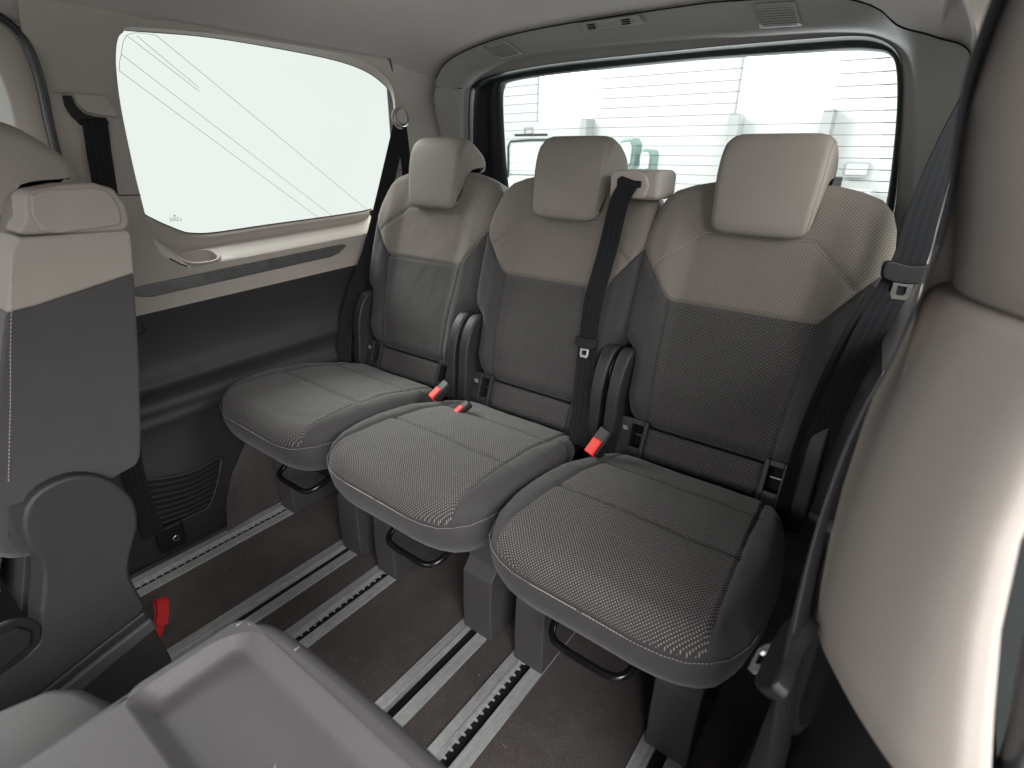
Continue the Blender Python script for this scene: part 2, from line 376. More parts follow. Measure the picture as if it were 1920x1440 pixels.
# ------------------------------------------------------------------ floor and rails
SL = [(-1.392, -1.313), (-1.098, -1.016), (-.940, -.862), (-.643, -.563), (-.497, -.415), (-.194, -.114)]
xs = [-1.60]; 
fl = []
V = []; Fs = []
strips = []
x = -1.60
for a, b_ in SL:
    strips.append((x, a)); x = b_
strips.append((x, .18))
bm = bmesh.new()
for a, b_ in strips:
    n = 40
    prev = None
    for i in range(n + 1):
        y = -2.2 + 4.0*i/n
        v = (bm.verts.new((a, y, -.001)), bm.verts.new((b_, y, -.001)))
        if prev: bm.faces.new((prev[0], prev[1], v[1], v[0]))
        prev = v
me = bpy.data.meshes.new("floor"); bm.to_mesh(me); bm.free()
link("floor", me, MT['carpet'])["kind"] = "structure"
box("under_floor", (-1.62, -2.25, -.05), (.2, 1.85, -.03), MT['black'], bev=0)["kind"] = "structure"
raillab = ["aluminium floor rail nearest the left side trim, with a toothed slot", "aluminium floor rail under the right side of the left rear seat", "aluminium floor rail under the left side of the middle rear seat, with a toothed slot", "aluminium floor rail under the right side of the middle rear seat, with a plain slot", "aluminium floor rail under the left side of the right rear seat, with a toothed slot", "aluminium floor rail farthest right, under the right leg of the right rear seat"]
for i, (a, b_) in enumerate(SL):
    t = thing("floor_rail", raillab[i], "floor rail", ((a+b_)/2, .3, 0), group="aluminium seat rails in the floor")
    w = b_ - a; sa = a + w*.345; sb = b_ - w*.345
    Y0, Y1 = -2.2, 1.75
    def L2(poly, nm, m): return prism(nm, poly, 'y', Y0, Y1, m, t, bev=.0005, seg=1)
    L2([(a, -.001), (a, .003), (sa-.007, .003), (sa-.0055, .0050), (sa, .0050), (sa, -.024), (sa-.006, -.024), (sa-.006, -.001)], "flange", MT['alu'])
    L2([(b_, -.001), (b_, .003), (sb+.004, .003), (sb+.003, .0034), (sb, .0034), (sb, -.024), (sb+.006, -.024), (sb+.006, -.001)], "flange", MT['alu'])
    L2([(sa, -.024), (sa, -.009), (sb, -.009), (sb, -.024)], "slot_bed", MT['hole'])
    if i % 2 == 0:
        V = []; Fs = []; y = -.1
        while y < 1.3:
            o = len(V)
            xr = sa + .0075
            for (px, py, pz) in ((sa, y, -.003), (xr, y+.0035, -.0045), (xr, y+.0055, -.0045), (sa, y+.006, -.003)):
                V += [(px, py, pz), (px, py, pz-.004)]
            Fs += [(o, o+2, o+4, o+6), (o+1, o+7, o+5, o+3), (o, o+1, o+3, o+2), (o+2, o+3, o+5, o+4), (o+4, o+5, o+7, o+6), (o, o+6, o+7, o+1)]
            y += .0175
        tag(link("slot_teeth", mesh("slot_teeth", V, Fs), MT['alu'], t, smooth=False), kind="stuff")

V = []; Fs = []
rl_ = random.Random(9)
for k in range(90):
    x, y = rl_.uniform(-1.3, .0), rl_.uniform(.1, 1.0); w_ = rl_.uniform(.0004, .0011); a_ = rl_.uniform(0, 3.14); o = len(V)
    if any(p - .004 < x < q + .004 for p, q in SL): continue
    for dx, dy in ((-1, 0), (0, -.5), (1, 0), (0, .5)): V.append((x + w_*2*(dx*math.cos(a_) - dy*math.sin(a_)), y + w_*2*(dx*math.sin(a_) + dy*math.cos(a_)), .0008))
    V.append((x, y, .0022)); Fs += [(o + q, o + (q+1) % 4, o + 4) for q in range(4)]
tag(link("carpet_lint", mesh("carpet_lint", V, Fs), MT['thread']), kind="stuff")
# ------------------------------------------------------------------ side trims (left one measured, right one its mirror image)
LW_OPEN = [(-1.389,0.533,1.201),(-1.38,0.543,1.215),(-1.372,0.563,1.226),(-1.364,0.717,1.236),(-1.362,0.927,1.239),(-1.362,1.054,1.238),(-1.371,1.15,1.227),(-1.385,1.222,1.206),(-1.401,1.265,1.176),(-1.411,1.278,1.121),(-1.416,1.259,1.022),(-1.423,1.219,0.897),(-1.427,1.182,0.809),(-1.429,1.151,0.763),(-1.43,1.036,0.753),(-1.43,0.79,0.741),(-1.431,0.644,0.736),(-1.431,0.585,0.733),(-1.43,0.557,0.748),(-1.429,0.536,0.767),(-1.428,0.524,0.789),(-1.426,0.518,0.836),(-1.423,0.516,0.89),(-1.419,0.515,0.968),(-1.413,0.518,1.082),(-1.406,0.526,1.16)]
LW_GLASS = [(-1.455,0.520,1.205),(-1.452,0.540,1.226),(-1.449,0.602,1.232),(-1.447,0.759,1.242),(-1.447,0.983,1.24),(-1.448,1.118,1.233),(-1.451,1.204,1.219),(-1.455,1.26,1.199),(-1.46,1.3,1.173),(-1.47,1.321,1.125),(-1.49,1.317,1.023),(-1.514,1.29,0.907),(-1.527,1.263,0.839),(-1.531,1.241,0.82),(-1.533,1.122,0.811),(-1.535,0.862,0.802),(-1.536,0.708,0.796),(-1.535,0.649,0.801),(-1.533,0.626,0.809),(-1.531,0.602,0.822),(-1.527,0.572,0.84),(-1.523,0.545,0.862),(-1.513,0.522,0.908),(-1.497,0.512,0.989),(-1.474,0.506,1.106),(-1.46,0.510,1.165)]
CUP = [(-1.478, .588), (-1.489, .603), (-1.491, .631), (-1.487, .660), (-1.472, .670), (-1.449, .668), (-1.437, .645), (-1.440, .606), (-1.458, .588)]
def wall_x(z): return -1.43 + .05*(z-.75) + (max(0, z-1.13)/.11)**2*.045
def side_trim(mir, label, group=None):
    def X(p): return (-1.414 - p[0], p[1], p[2]) if mir else tuple(p)
    t = thing("side_trim_panel", label, "trim panel", X((-1.43, .9, 0)), group="beige and charcoal side trims of the cabin")
    op = cr(LW_OPEN, 5, True); gl = cr(LW_GLASS, 5, True); n = len(op)
    # outer border of the frame panel, matched point for point
    Y0, Y1, Z0, Z1 = (.38 if not mir else .44), 1.53, .675, 1.252
    cy, cz = .90, .98
    outer = []
    for p in op:
        dy, dz = p[1]-cy, p[2]-cz
        cand = []
        if abs(dy) > 1e-6: cand.append(((Y1 if dy > 0 else Y0) - cy)/dy)
        if abs(dz) > 1e-6: cand.append(((Z1 if dz > 0 else Z0) - cz)/dz)
        s = max(1.0005, min(c for c in cand if c > 0)); outer.append((cy + dy*s, cz + dz*s))
    # pull the nearest samples onto the corners
    for (yc, zc) in ((Y0, Z0), (Y0, Z1), (Y1, Z0), (Y1, Z1)):
        k = min(range(n), key=lambda i: (outer[i][0]-yc)**2 + (outer[i][1]-zc)**2); outer[k] = (yc, zc)
    rows = []
    for s in (1, .75, .5, .25, .12, .04, 0):
        row = []
        for p, q in zip(op, outer):
            y = p[1] + (q[0]-p[1])*s; z = p[2] + (q[1]-p[2])*s
            row.append(X((wall_x(min(z, 1.24)) - (.003 if s == 0 else 0), y, z)))
        rows.append(row)
    grid("window_surround", rows, MT['trim'], t, close=True)
    # reveal from the panel to the glass: shelf, riser and lip at the foot
    rows = []
    for s, w in ((0, 0), (.05, .05), (.3, .20), (.74, .48), (.79, .55), (.82, .70), (.85, .82), (.90, .90), (1.0, 1.0)):
        row = []
        for i, (p, q) in enumerate(zip(op, gl)):
            low = smooth(.9, .8, p[2])
            ww = s*(1-low) + w*low
            row.append(X((p[0] - .003 + (q[0]-p[0]+.003)*s, p[1] + (q[1]-p[1])*ww, p[2] + (q[2]-p[2])*ww)))
        rows.append(row)
    rev = grid("window_reveal", rows, MT['trim'], t, close=True)
    if not mir:
        bm = bmesh.new(); bm.from_mesh(rev.data)
        def near(f, m=.0):
            c = f.calc_center_median(); return -1.50 - m < c.x < -1.425 + m and .57 - m < c.y < .69 + m and c.z < .785
        for q in range(3):
            fs = [f for f in bm.faces if near(f, .02)]; es = list({e for f in fs for e in f.edges})
            bmesh.ops.subdivide_edges(bm, edges=es, cuts=1, use_grid_fill=True)
        CU = [(p[0], p[1]) for p in cr(CUP, 5, True)]
        def inside(x, y):
            r = False; j = len(CU) - 1
            for i in range(len(CU)):
                (xi, yi), (xj, yj) = CU[i], CU[j]
                if (yi > y) != (yj > y) and x < (xj-xi)*(y-yi)/(yj-yi) + xi: r = not r
                j = i
            return r
        bmesh.ops.delete(bm, geom=[f for f in bm.faces if near(f, .03) and inside(f.calc_center_median().x, f.calc_center_median().y)], context='FACES')
        bm.to_mesh(rev.data); bm.free()
        for p in rev.data.polygons: p.use_smooth = True
    # glass
    c = np.mean(gl, axis=0); me = mesh("window_glass", [X(p) for p in gl] , [tuple(range(n))])
    link("window_glass", me, MT['glass'], t, smooth=False)
    tube("window_seal", [X((p[0]+.001, p[1], p[2])) for p in gl], .0016, MT['black'], t, 5, True)
    # belt line, below the surround, down to the charcoal part
    def band(name, zs, m, y0, y1, slope, ny=30):
        rows = []
        for (dx, z) in zs:
            rows.append([X((-1.43 + dx, y0 + (y1-y0)*j/ny, z + slope*(y0 + (y1-y0)*j/ny - .45))) for j in range(ny+1)])
        return grid(name, rows, m, t)
    band("belt_line_panel", [(-.002, .70), (-.001, .675), (0, .66), (-.001, .65), (0, .642)], MT['trim'], Y0, Y1, .04)
    # charcoal lower panel with its ledges
    ny = 50; prof = [(-.003, .643), (-.006, .62), (-.012, .58), (-.012, .52), (-.004, .485), (.006, .472), (.010, .462), (.006, .45), (.000, .43), (.002, .41), (.012, .398), (.018, .388), (.014, .37), (.010, .34), (.012, .28), (.018, .20), (.018, .10), (.014, .03), (.006, -.002)]
    rows = []
    for dx, z in prof:
        row = []
        for j in range(ny+1):
            y = Y0 - .15*(not mir) + (Y1 - Y0 + .15*(not mir))*j/ny
            sl = .04 if z > .6 else .045*smooth(.3, .6, z) 
            # wheel arch bulge
            e = ((y-.42)/.26)**2 + ((z-.12)/.24)**2
            bul = .045*math.exp(-e*1.1) if z < .39 else 0
            row.append(X((-1.43 + dx + bul*(1 if z > .0 else .3), y, z + sl*(y-.45))))
        rows.append(row)
    grid("lower_panel", rows, MT['dark'], t)
    # metallic strip
    poly = [(.40, .690), (.447, .692), (.468, .684), (.488, .680), (.7, .690), (.99, .705), (1.02, .712), (1.05, .731), (1.046, .7355), (1.034, .737), (.75, .7235), (.489, .7095), (.40, .705)]
    V = []; 
    a, b_ = (-1.433, -1.4265) if not mir else (.019, .0125)
    if mir: poly = [(.62, .687), (.99, .705), (1.02, .712), (1.05, .731), (1.046, .7355), (1.034, .737), (.75, .7235), (.62, .7165)]
    prism("trim_strip", poly, 'x', a, b_, MT['strip'], t, bev=.0015, seg=2)
    return t, X
tl, XL = side_trim(False, "left side trim of the cabin with a large window, shelf and dark lower panel")
trr, XR = side_trim(True, "right side trim of the cabin behind the beige pillar, mostly hidden")
# seams and small fittings on the left trim
def on_glass(y, z): return (-1.535 - .2*.8 + .2*z + .0025, y, z)
ant = [[(.574, 1.221), (.7115, 1.1285)], [(.594, 1.2225), (.711, 1.1365)], [(.558, 1.185), (1.085, .8095)], [(.549, 1.154), (1.032, .810)], [(.633, 1.229), (1.23, .815)], [(.549, 1.154), (.552, 1.17), (.558, 1.185), (.565, 1.207), (.574, 1.221), (.593, 1.2285), (.633, 1.229)]]
tag(tubes("antenna_wire", [[on_glass(*p) for p in l] for l in ant], .00045, MT['line'], tl, 4), kind="stuff")
# small maker's print on the glass
V = []; Fs = []
def quadg(y0, z0, y1, z1):
    o = len(V)
    for (y, z) in ((y0, z0), (y1, z0), (y1, z1), (y0, z1)):
        p = on_glass(y, z); V.append((p[0] + .001, p[1], p[2]))
    Fs.append((o, o+1, o+2, o+3))
for k in range(3):
    for a in range(4): quadg(.603 + a*.0058, .8350 + k*.0035, .6074 + a*.0058, .8362 + k*.0035)
quadg(.6145, .846, .6175, .8495); quadg(.613, .842, .619, .8428); quadg(.629, .834, .6305, .840)
link("glass_print", mesh("glass_print", V, Fs), MT['line'], tl, smooth=False)
# cup holder set in the shelf
cup = cr(CUP, 5, True)
rows = []
for sc, dz in ((1.13, -.001), (1.10, .0012), (1.0, .0018), (.96, .0), (.94, -.006), (.90, -.030), (.80, -.040), (.02, -.041)):
    c0 = np.mean(cup, axis=0); rows.append([(c0[0] + (p[0]-c0[0])*sc, c0[1] + (p[1]-c0[1])*sc, .7375 + (p[1]-.6)*.012 + dz + .375*(-1.43 - (c0[0] + (p[0]-c0[0])*sc))) for p in cup])
grid("cup_holder", rows, MT['trim'], tl, close=True)
tube("shelf_slit", [(-1.4275, .545, .762), (-1.428, .565, .746), (-1.428, .58, .738)], .0018, MT['hole'], tl, 5)
# vent grille on the wheel arch
def wx(y, z):
    e = ((y-.42)/.26)**2 + ((z-.12)/.24)**2
    return -1.43 + float(np.interp(z, [.03, .10, .20, .28, .34], [.014, .018, .018, .012, .010])) + .045*math.exp(-e*1.1)
def gpt(sy, b_, h):
    yr = .468 + (.532-.468)*max(b_, 0)**.8; zr = .119 + (.219-.119)*b_
    y = .32 + (yr-.32)*sy; zl = .128 + .134*b_; z = zl + (zr-zl)*sy - .010*math.sin(math.pi*sy)*(.3 + .7*b_) + .012*smooth(.6, 1, sy)*b_
    return (wx(y, z) + h, y, z)
gp = grid("speaker_grille", [[gpt(i/20*1.0, j/12, .0018) for i in range(21)] for j in range(13)], MT['hole'], tl)
tube("grille_frame", [gpt(i/24, 1.04, .003) for i in range(24)] + [gpt(1.02, 1.0 - j/12, .003) for j in range(13)] + [gpt(1 - i/24, -.04, .003) for i in range(1, 25)], .0042, MT['dark'], gp, 8)
for k in range(8):
    tube("grille_slat", [gpt(i/20, (k+.6)/8.2, .0035) for i in range(21)], .0023, MT['dark'], gp, 6)
# carpet-covered foot of the wall behind the arch
rows = []
for j in range(16):
    z = .33*j/15
    y0 = float(np.interp(z, [0, .10, .17, .23, .29, .33], [.505, .515, .545, .60, .66, .75]))
    rows.append([(wx(y0 + (1.5-y0)*i/24, z) + .0035, y0 + (1.5-y0)*i/24, z) for i in range(25)])
grid("wall_carpet", rows, MT['carpet'], tl)
# coat hook ring, belt anchor cover with bolt
tube("hook_ring", [(-1.438 + .001*math.sin(a), .446 + .012*math.sin(a), .608 + .013*math.cos(a)) for a in [2*math.pi*i/20 for i in range(20)]], .0015, MT['black'], tl, 5, True)
an = box("anchor_cover", (-1.41, .335, .050), (-1.352, .398, .125), MT['black'], tl, bev=.008)
ct = thing("anchor_bolt", "steel bolt in the dark belt anchor recess beside the floor rail", "bolt", (-1.35, .372, .085))
prism("bolt_head", [(.372 + .009*math.cos(a), .085 + .009*math.sin(a)) for a in [2*math.pi*i/16 for i in range(16)]], 'x', -1.351, -1.345, MT['chrome'], ct, bev=.002)
prism("bolt_socket", [(.372 + .004*math.cos(a), .085 + .004*math.sin(a)) for a in [2*math.pi*i/6 for i in range(6)]], 'x', -1.3455, -1.3447, MT['hole'], ct, bev=0)
# pillar trim seam grooves
tubes("trim_seam", [[(wall_x(.908) + .0006, .38, .909), (wall_x(.908) + .0006, .45, .909), (wall_x(.908)+.0006, .515, .907)], [(-1.4095, .38, 1.203), (-1.4085, .45, 1.207), (-1.405, .531, 1.206)], [(-1.405, 1.27, 1.176), (-1.40, 1.35, 1.190), (-1.396, 1.43, 1.203)], [(wall_x(.945)+.0006, 1.245, .945), (wall_x(.945)+.0006, 1.44, .945)]], .0011, MT['hole'], tl, 5)

# left sliding door ahead of the trim
t = thing("sliding_door", "left sliding door with beige lining and black rubber seal at the picture's left edge", "door", (-1.46, 0, 0))
dop = cr([(.335, 1.0), (.342, 1.10), (.325, 1.17), (.26, 1.20), (.0, 1.21), (-.5, 1.21), (-.5, .80), (.0, .80), (.25, .80), (.31, .85), (.33, .93)], 5, True)
rows = []
for s in (0, .03, .5, 1):
    row = []
    for p in dop:
        dy, dz = p[0]+.05, p[1]-1.0
        cands = [c for c in (((.43 if dy > 0 else -1.8)+.05)/dy if abs(dy) > 1e-6 else -1, ((1.26 if dz > 0 else .0)-1.0)/dz if abs(dz) > 1e-6 else -1) if c > 0]
        k = 1 + (min(cands)-1)*s
        z = 1.0 + dz*k; row.append((-1.455 + .05*(z-.75) - (.006 if s == 0 else 0), -.05 + dy*k, z))
    rows.append(row)
grid("door_lining", rows, MT['trim'], t, close=True)
grid("door_window_reveal", [[(-1.455 + .05*(p[1]-.75) - .006, p[0], p[1]) for p in dop], [(-1.52 + .12*(p[1]-.75), p[0] + (.0 if p[0] < 0 else -.015), p[1]) for p in dop]], MT['trim_grey'], t, close=True)
link("window_glass", mesh("window_glass", [(-1.52 + .12*(p[1]-.75), p[0] + (.0 if p[0] < 0 else -.015), p[1]) for p in dop], [tuple(range(len(dop)))]), MT['glass'], t, smooth=False)
tube("door_seal", cr([(-1.42, .372, .30), (-1.418, .378, .70), (-1.414, .383, 1.0), (-1.41, .389, 1.10), (-1.405, .388, 1.15), (-1.40, .378, 1.188), (-1.39, .345, 1.215), (-1.38, .27, 1.232), (-1.37, .0, 1.24), (-1.37, -1.0, 1.24)], 6), .0085, MT['rubber'], t, 8)
box("lower_lining", (-1.50, -2.2, 0.0), (-1.44, .30, .60), MT['dark'], t, bev=.01)

# ------------------------------------------------------------------ tailgate and rear header
R_REV = [(-1.433,1.586,0.786),(-1.36,1.516,1.064),(-1.329,1.49,1.169),(-1.3,1.482,1.201),(-1.218,1.475,1.232),(-1.014,1.468,1.257),(-0.586,1.468,1.256),(-0.459,1.47,1.251),(-0.292,1.471,1.245),(-0.225,1.473,1.239),(-0.179,1.475,1.23),(-0.131,1.481,1.205),(-0.104,1.491,1.166),(-0.082,1.509,1.094),(-0.05,1.543,0.956),(-0.035,1.562,0.88)]
R_OUT = [(-1.416,1.621,0.785),(-1.355,1.56,1.032),(-1.315,1.525,1.171),(-1.284,1.516,1.204),(-1.214,1.512,1.222),(-0.979,1.508,1.237),(-0.598,1.508,1.239),(-0.444,1.508,1.238),(-0.307,1.509,1.236),(-0.225,1.509,1.233),(-0.179,1.511,1.224),(-0.144,1.517,1.203),(-0.124,1.525,1.17),(-0.106,1.543,1.097),(-0.077,1.584,0.935),(-0.069,1.6,0.872)]
R_GLASS = [(-1.3,1.737,0.784),(-1.294,1.693,0.957),(-1.273,1.646,1.146),(-1.255,1.632,1.2),(-1.219,1.628,1.217),(-1.034,1.626,1.226),(-0.641,1.625,1.23),(-0.473,1.625,1.228),(-0.337,1.626,1.225),(-0.247,1.627,1.223),(-0.198,1.628,1.218),(-0.162,1.63,1.208),(-0.141,1.638,1.176),(-0.12,1.661,1.086),(-0.102,1.695,0.95),(-0.097,1.713,0.878)]
R_SEAM = [(-1.50,1.53,0.784),(-1.425,1.467,1.064),(-1.404,1.438,1.177),(-1.387,1.43,1.21),(-1.289,1.416,1.268),(-1.021,1.406,1.305),(-0.569,1.405,1.31),(-0.432,1.406,1.305),(-0.283,1.409,1.294),(-0.212,1.413,1.276),(-0.172,1.418,1.257),(-0.136,1.425,1.229),(-0.075,1.432,1.207),(-0.010,1.44,1.17),(0.000,1.472,1.042),(0.029,1.51,0.888)]
rv, ro, rg, rs = cr(R_REV, 6), cr(R_OUT, 6), cr(R_GLASS, 6), cr(R_SEAM, 6)
def ext(L): # carry both ends down
    a = np.array(L[0]); b_ = np.array(L[-1]); return [a + (0, .08, -.35)] + list(L) + [b_ + (0, .09, -.40)]
rv, ro, rg, rs = map(ext, (rv, ro, rg, rs))
def mixl(A, B, s, dy=0): return [tuple(np.array(a) + (np.array(b) - a)*s + (0, dy, 0)) for a, b in zip(A, B)]
t = thing("rear_header_trim", "grey-beige trim arch round the rear window with lamp and speaker grilles", "trim panel", (-.7, 1.45, 0))
grid("header_panel", [mixl(rs, rv, s, d) for s, d in ((0, 0), (.3, -.003), (.6, -.004), (.85, -.002), (.95, .001), (1, .006))], MT['trim_grey'], t)
grid("header_reveal", [mixl(rv, ro, s, d) for s, d in ((0, .006), (.3, .012), (1, 0))], MT['trim_grey'], t)
tubes("header_seam", [[tuple(np.array(p) + (0, -.0005, -.0005)) for p in rs[10:80]]], .0016, MT['hole'], t, 5)
tubes("header_seam", [[tuple(np.array(rs[k]) + (0, -.001, -.001)), tuple(np.array(rv[k]) + (0, -.002, 0))] for k in (16,)], .0011, MT['hole'], t, 5)
header = t
t = thing("tailgate", "black framed tailgate window with heating wires behind the rear seats", "tailgate", (-.7, 1.65, 0))
grid("hatch_frame", [mixl(ro, rg, s, d) for s, d in ((0, 0), (.02, .012), (.06, .018), (.35, .03), (.36, .026), (.95, -.02), (1.0, 0))], MT['hatch'], t)
grid("outer_seal", [mixl(ro, rg, s, d) for s, d in ((-.012, -.004), (0, -.008), (.012, -.004), (.02, .012))], MT['rubber'], t)
G = rg[1:-1]
link("rear_glass", mesh("rear_glass", [tuple(p) for p in G], [tuple(range(len(G)))]), MT['glass'], t, smooth=False)
def rgx(z, side):
    pts = G[:len(G)//2] if side < 0 else G[len(G)//2:]
    zz = [p[2] for p in pts]; xx = [p[0] for p in pts]
    if side > 0: zz = zz[::-1]; xx = xx[::-1]
    return float(np.interp(z, zz, xx))
wires = []; tabs = []
z = 1.205
while z > .86:
    y = 1.62 + .25*(1.25 - z) - .002
    xa, xb = rgx(z, -1) + .004, rgx(z, 1) - .004
    wires.append([(xa, y, z - .004), (xa + .3, y, z), (xb - .3, y, z), (xb, y, z - .002)])
    tabs.append([(xb - .022, y-.0005, z - .002), (xb+.004, y-.0005, z - .002)])
    z -= .0262
tag(tubes("heating_wire", wires, .00072, MT['line'], t, 4), kind="stuff")
tag(tubes("wire_end", tabs, .0012, MT['line'], t, 4), kind="stuff")
box("lower_trim", (-1.42, 1.62, .0), (0.0, 1.75, .80), MT['dark'], t, bev=.01)
# header fittings
def header_pt(x, k):  # point on the header panel, k = 0 at seam, 1 at reveal
    A = np.array(rs[8:-8]); B = np.array(rv[8:-8])
    a = np.array([np.interp(x, A[:, 0], A[:, i]) for i in range(3)]); b_ = np.array([np.interp(x, B[:, 0], B[:, i]) for i in range(3)])
    p = a + (b_-a)*k; p[0] = x; p[1] -= .0035
    return Vector(p)
def header_patch(name, x0, x1, k0, k1, m, parent, lift=.002, skew=0.0, holes=None):
    rows = []
    for i in range(5):
        k = k0 + (k1-k0)*i/4
        rows.append([tuple(header_pt(x0 + (x1-x0)*j/8 + skew*(i/4), k) + Vector((0, -lift, -lift))) for j in range(9)])
    return grid(name, rows, m, parent, thick=.002)
for (x0, x1, sk, nm) in ((-1.165, -1.085, .035, "left"), (-.415, -.330, .012, "right")):
    g = header_patch("speaker_grille", x0, x1, .12, .80, MT['trim_grey'], header, .002, sk)
    V = []; Fs = []
    nx, nk = (15, 9)
    for a in range(nx):
        for b_ in range(nk):
            kk = .17 + (.58)*b_/(nk-1); fx = (a + (.5 if b_ % 2 else 0))/nx
            if fx > .97: continue
            c = header_pt(x0 + .005 + (x1-x0-.010)*fx + sk*(kk-.12)/.68, kk) + Vector((0, -.0026, -.0026)); o = len(V)
            for q in range(6):
                an_ = math.pi/3*q; V.append((c.x + .0026*math.cos(an_), c.y - .0008, c.z + .0024*math.sin(an_)))
            Fs.append(tuple(range(o, o+6)))
    tag(link("grille_hole", mesh("grille_hole", V, Fs), MT['hole'], g, smooth=False), kind="stuff")
lamp = header_patch("reading_lamp", -.845, -.675, .02, .30, MT['trim_grey'], header, .004, .012)
for xx in (-.815, -.720):
    for q in range(3): header_patch("lamp_slot", xx, xx + .022, .07 + q*.07, .095 + q*.07, MT['hole'], lamp, .0068)

# headliner: one arched sheet whose section is the header seam
sec = [(-1.418, 1.205), (-1.40, 1.215)] + [(p[0], p[2]) for p in rs[20:-26]]
half = [(-1.372, 1.232), (-1.349, 1.248), (-1.302, 1.270), (-1.20, 1.293), (-1.0, 1.310), (-.707, 1.316)]
half = [(-1.40, 1.206)] + half
full = half + [(-1.414 - a, z) for a, z in half[-2::-1]]
full = cr([(a, z) for a, z in full], 6)
rs_top = sorted([p for p in rs if p[2] > 1.165], key=lambda p: p[0])
rsx = [p[0] for p in rs_top]
def seam_z(x): return float(np.interp(x, [-1.43] + rsx + [.02], [1.13] + [p[2] for p in rs_top] + [1.12]))
def seam_yy(x): return float(np.interp(x, rsx, [p[1] for p in rs_top]))
full = [(a - .03 if k == 0 else a, z) for k, (a, z) in enumerate(full)]
full[-1] = (full[-1][0] + .05, full[-1][1] - .02)
rows = []
for i in range(37):
    row = []
    for a, z in full:
        ye = seam_yy(a) + .002
        y = -1.6 + (ye + 1.6)*(1 - (1 - i/36)**1.6)
        s = abs(a + .707)/.7
        w = smooth(1.0, 1.0 + (ye-1.0)*.96, y)
        up = .020*smooth(1.40, 1.15, y)*(1 - min(1, s)**4)
        zz = (z + up)*(1-w) + (seam_z(a) + .001)*w
        wz = smooth(.50, .57, y)*smooth(1.30, 1.23, y)
        aa = a
        if s > .9214:
            lim = .9214*.7; aa = -.707 + math.copysign(lim + (abs(a+.707) - lim)*(1-wz*.98), a + .707); zz = zz*(1-wz) + 1.2475*wz
        row.append((aa, y, zz))
    rows.append(row)
hl = grid("headliner", rows, MT['headliner'], None); hl["kind"] = "structure"
box("roof_light_block", (-1.75, -1.7, 1.385), (.33, 1.72, 1.41), MT['black'], bev=.004)["kind"] = "structure"  # unseen opaque sheet over the headliner, added to stop light leaks
for (xa, xb) in ((-1.70, -1.46), (.045, .30)):
    box("corner_light_block", (xa, 1.50, -.3), (xb, 1.74, 1.385), MT['black'], bev=.004)["kind"] = "structure"  # unseen boxes added outside the rear corners to block leaking light
t = thing("ceiling_grip", "pale moulded edge of a ceiling fitting at the top left of the picture", "fitting", (-1.0, .35, 1.3))
box("grip_plate", (-1.05, .20, 1.3115), (-.93, .50, 1.324), MT['trim'], t, bev=.004)
box("grip_rim", (-1.035, .215, 1.3105), (-.945, .485, 1.3135), MT['trim_grey'], t, bev=.001)

# ------------------------------------------------------------------ seats
SY = .70                                     # root y of the measured rear row
PN = Vector((0, -.949, .315))
def bplane(u, z): return Vector((u, 1.022 + .332*(z - .425), z))
BW = [(.440, .150), (.447, .165), (.462, .178), (.50, .186), (.56, .190), (.592, .196), (.618, .224), (.65, .231), (.72, .233), (.79, .232), (.85, .230), (.89, .222), (.915, .211), (.935, .191), (.948, .155), (.956, .115), (.958, .09)]
def Wb(z): return lerp_table(BW, z)
def bb(z): return .130 + (z-.44)*.058
def b2(z): return min(Wb(z), .1455 + (z-.708)*.79)
out_b = [(w, z/.949) for z, w in BW] + [(-w, z/.949) for z, w in BW[::-1]]
seam_y = [(-.19, .772), (-.102, .849), (.102, .849), (.19, .772)]
def bsurf(pts, edge_r=.034):
    q = [(u, z/.949) for u, z in pts]; d = dist_poly(q, out_b)
    dseam = dist_poly(pts, seam_y, False)
    ins = [(-bb(.44), .44), (-bb(.708), .708), (bb(.708), .708), (bb(.44), .44)]
    dins = dist_poly(pts, ins, False)
    diag = np.minimum(dist_poly(pts, [(.1455, .708), (.232, .817)], False), dist_poly(pts, [(-.1455, .708), (-.232, .817)], False))
    out = []
    for (u, z), dd, ds, di, dg in zip(pts, d, dseam, dins, diag):
        r = edge_r; h = 0
        if dd < r: h = math.sqrt(max(0, r*r - (r-dd)**2)) - r
        bol = .022*smooth(.11, .175, abs(u))*smooth(.93, .80, z)*smooth(.44, .50, z)
        h += bol + .010*smooth(.45, .55, z)*smooth(.72, .58, z)*(1-(u/.2)**2)
        h += .0030*noise.noise(Vector((u*9, z*9, 1.3))) + .0011*noise.noise(Vector((u*34, z*22, 4.1)))
        h -= .0045*math.exp(-(di/.0045)**2) + .0045*math.exp(-(dg/.0045)**2) + .0030*math.exp(-(ds/.0035)**2)
        out.append(bplane(u, z) + PN*h)
    return out
def back_patch(name, zs, lo, hi, nu, m, parent):
    pts = []; uv = []
    for z in zs:
        a, b_ = lo(z), hi(z)
        for j in range(nu):
            tt = j/(nu-1); tt = .5 - .5*math.cos(math.pi*tt)*(.35) - .5*(1-2*tt)*.65 if True else tt
            u = a + (b_-a)*tt; pts.append((u, z)); uv.append((u, z/.949))
    S = bsurf(pts)
    rows = [S[i*nu:(i+1)*nu] for i in range(len(zs))]; uvr = [uv[i*nu:(i+1)*nu] for i in range(len(zs))]
    return grid(name, rows, m, parent, uv=uvr)
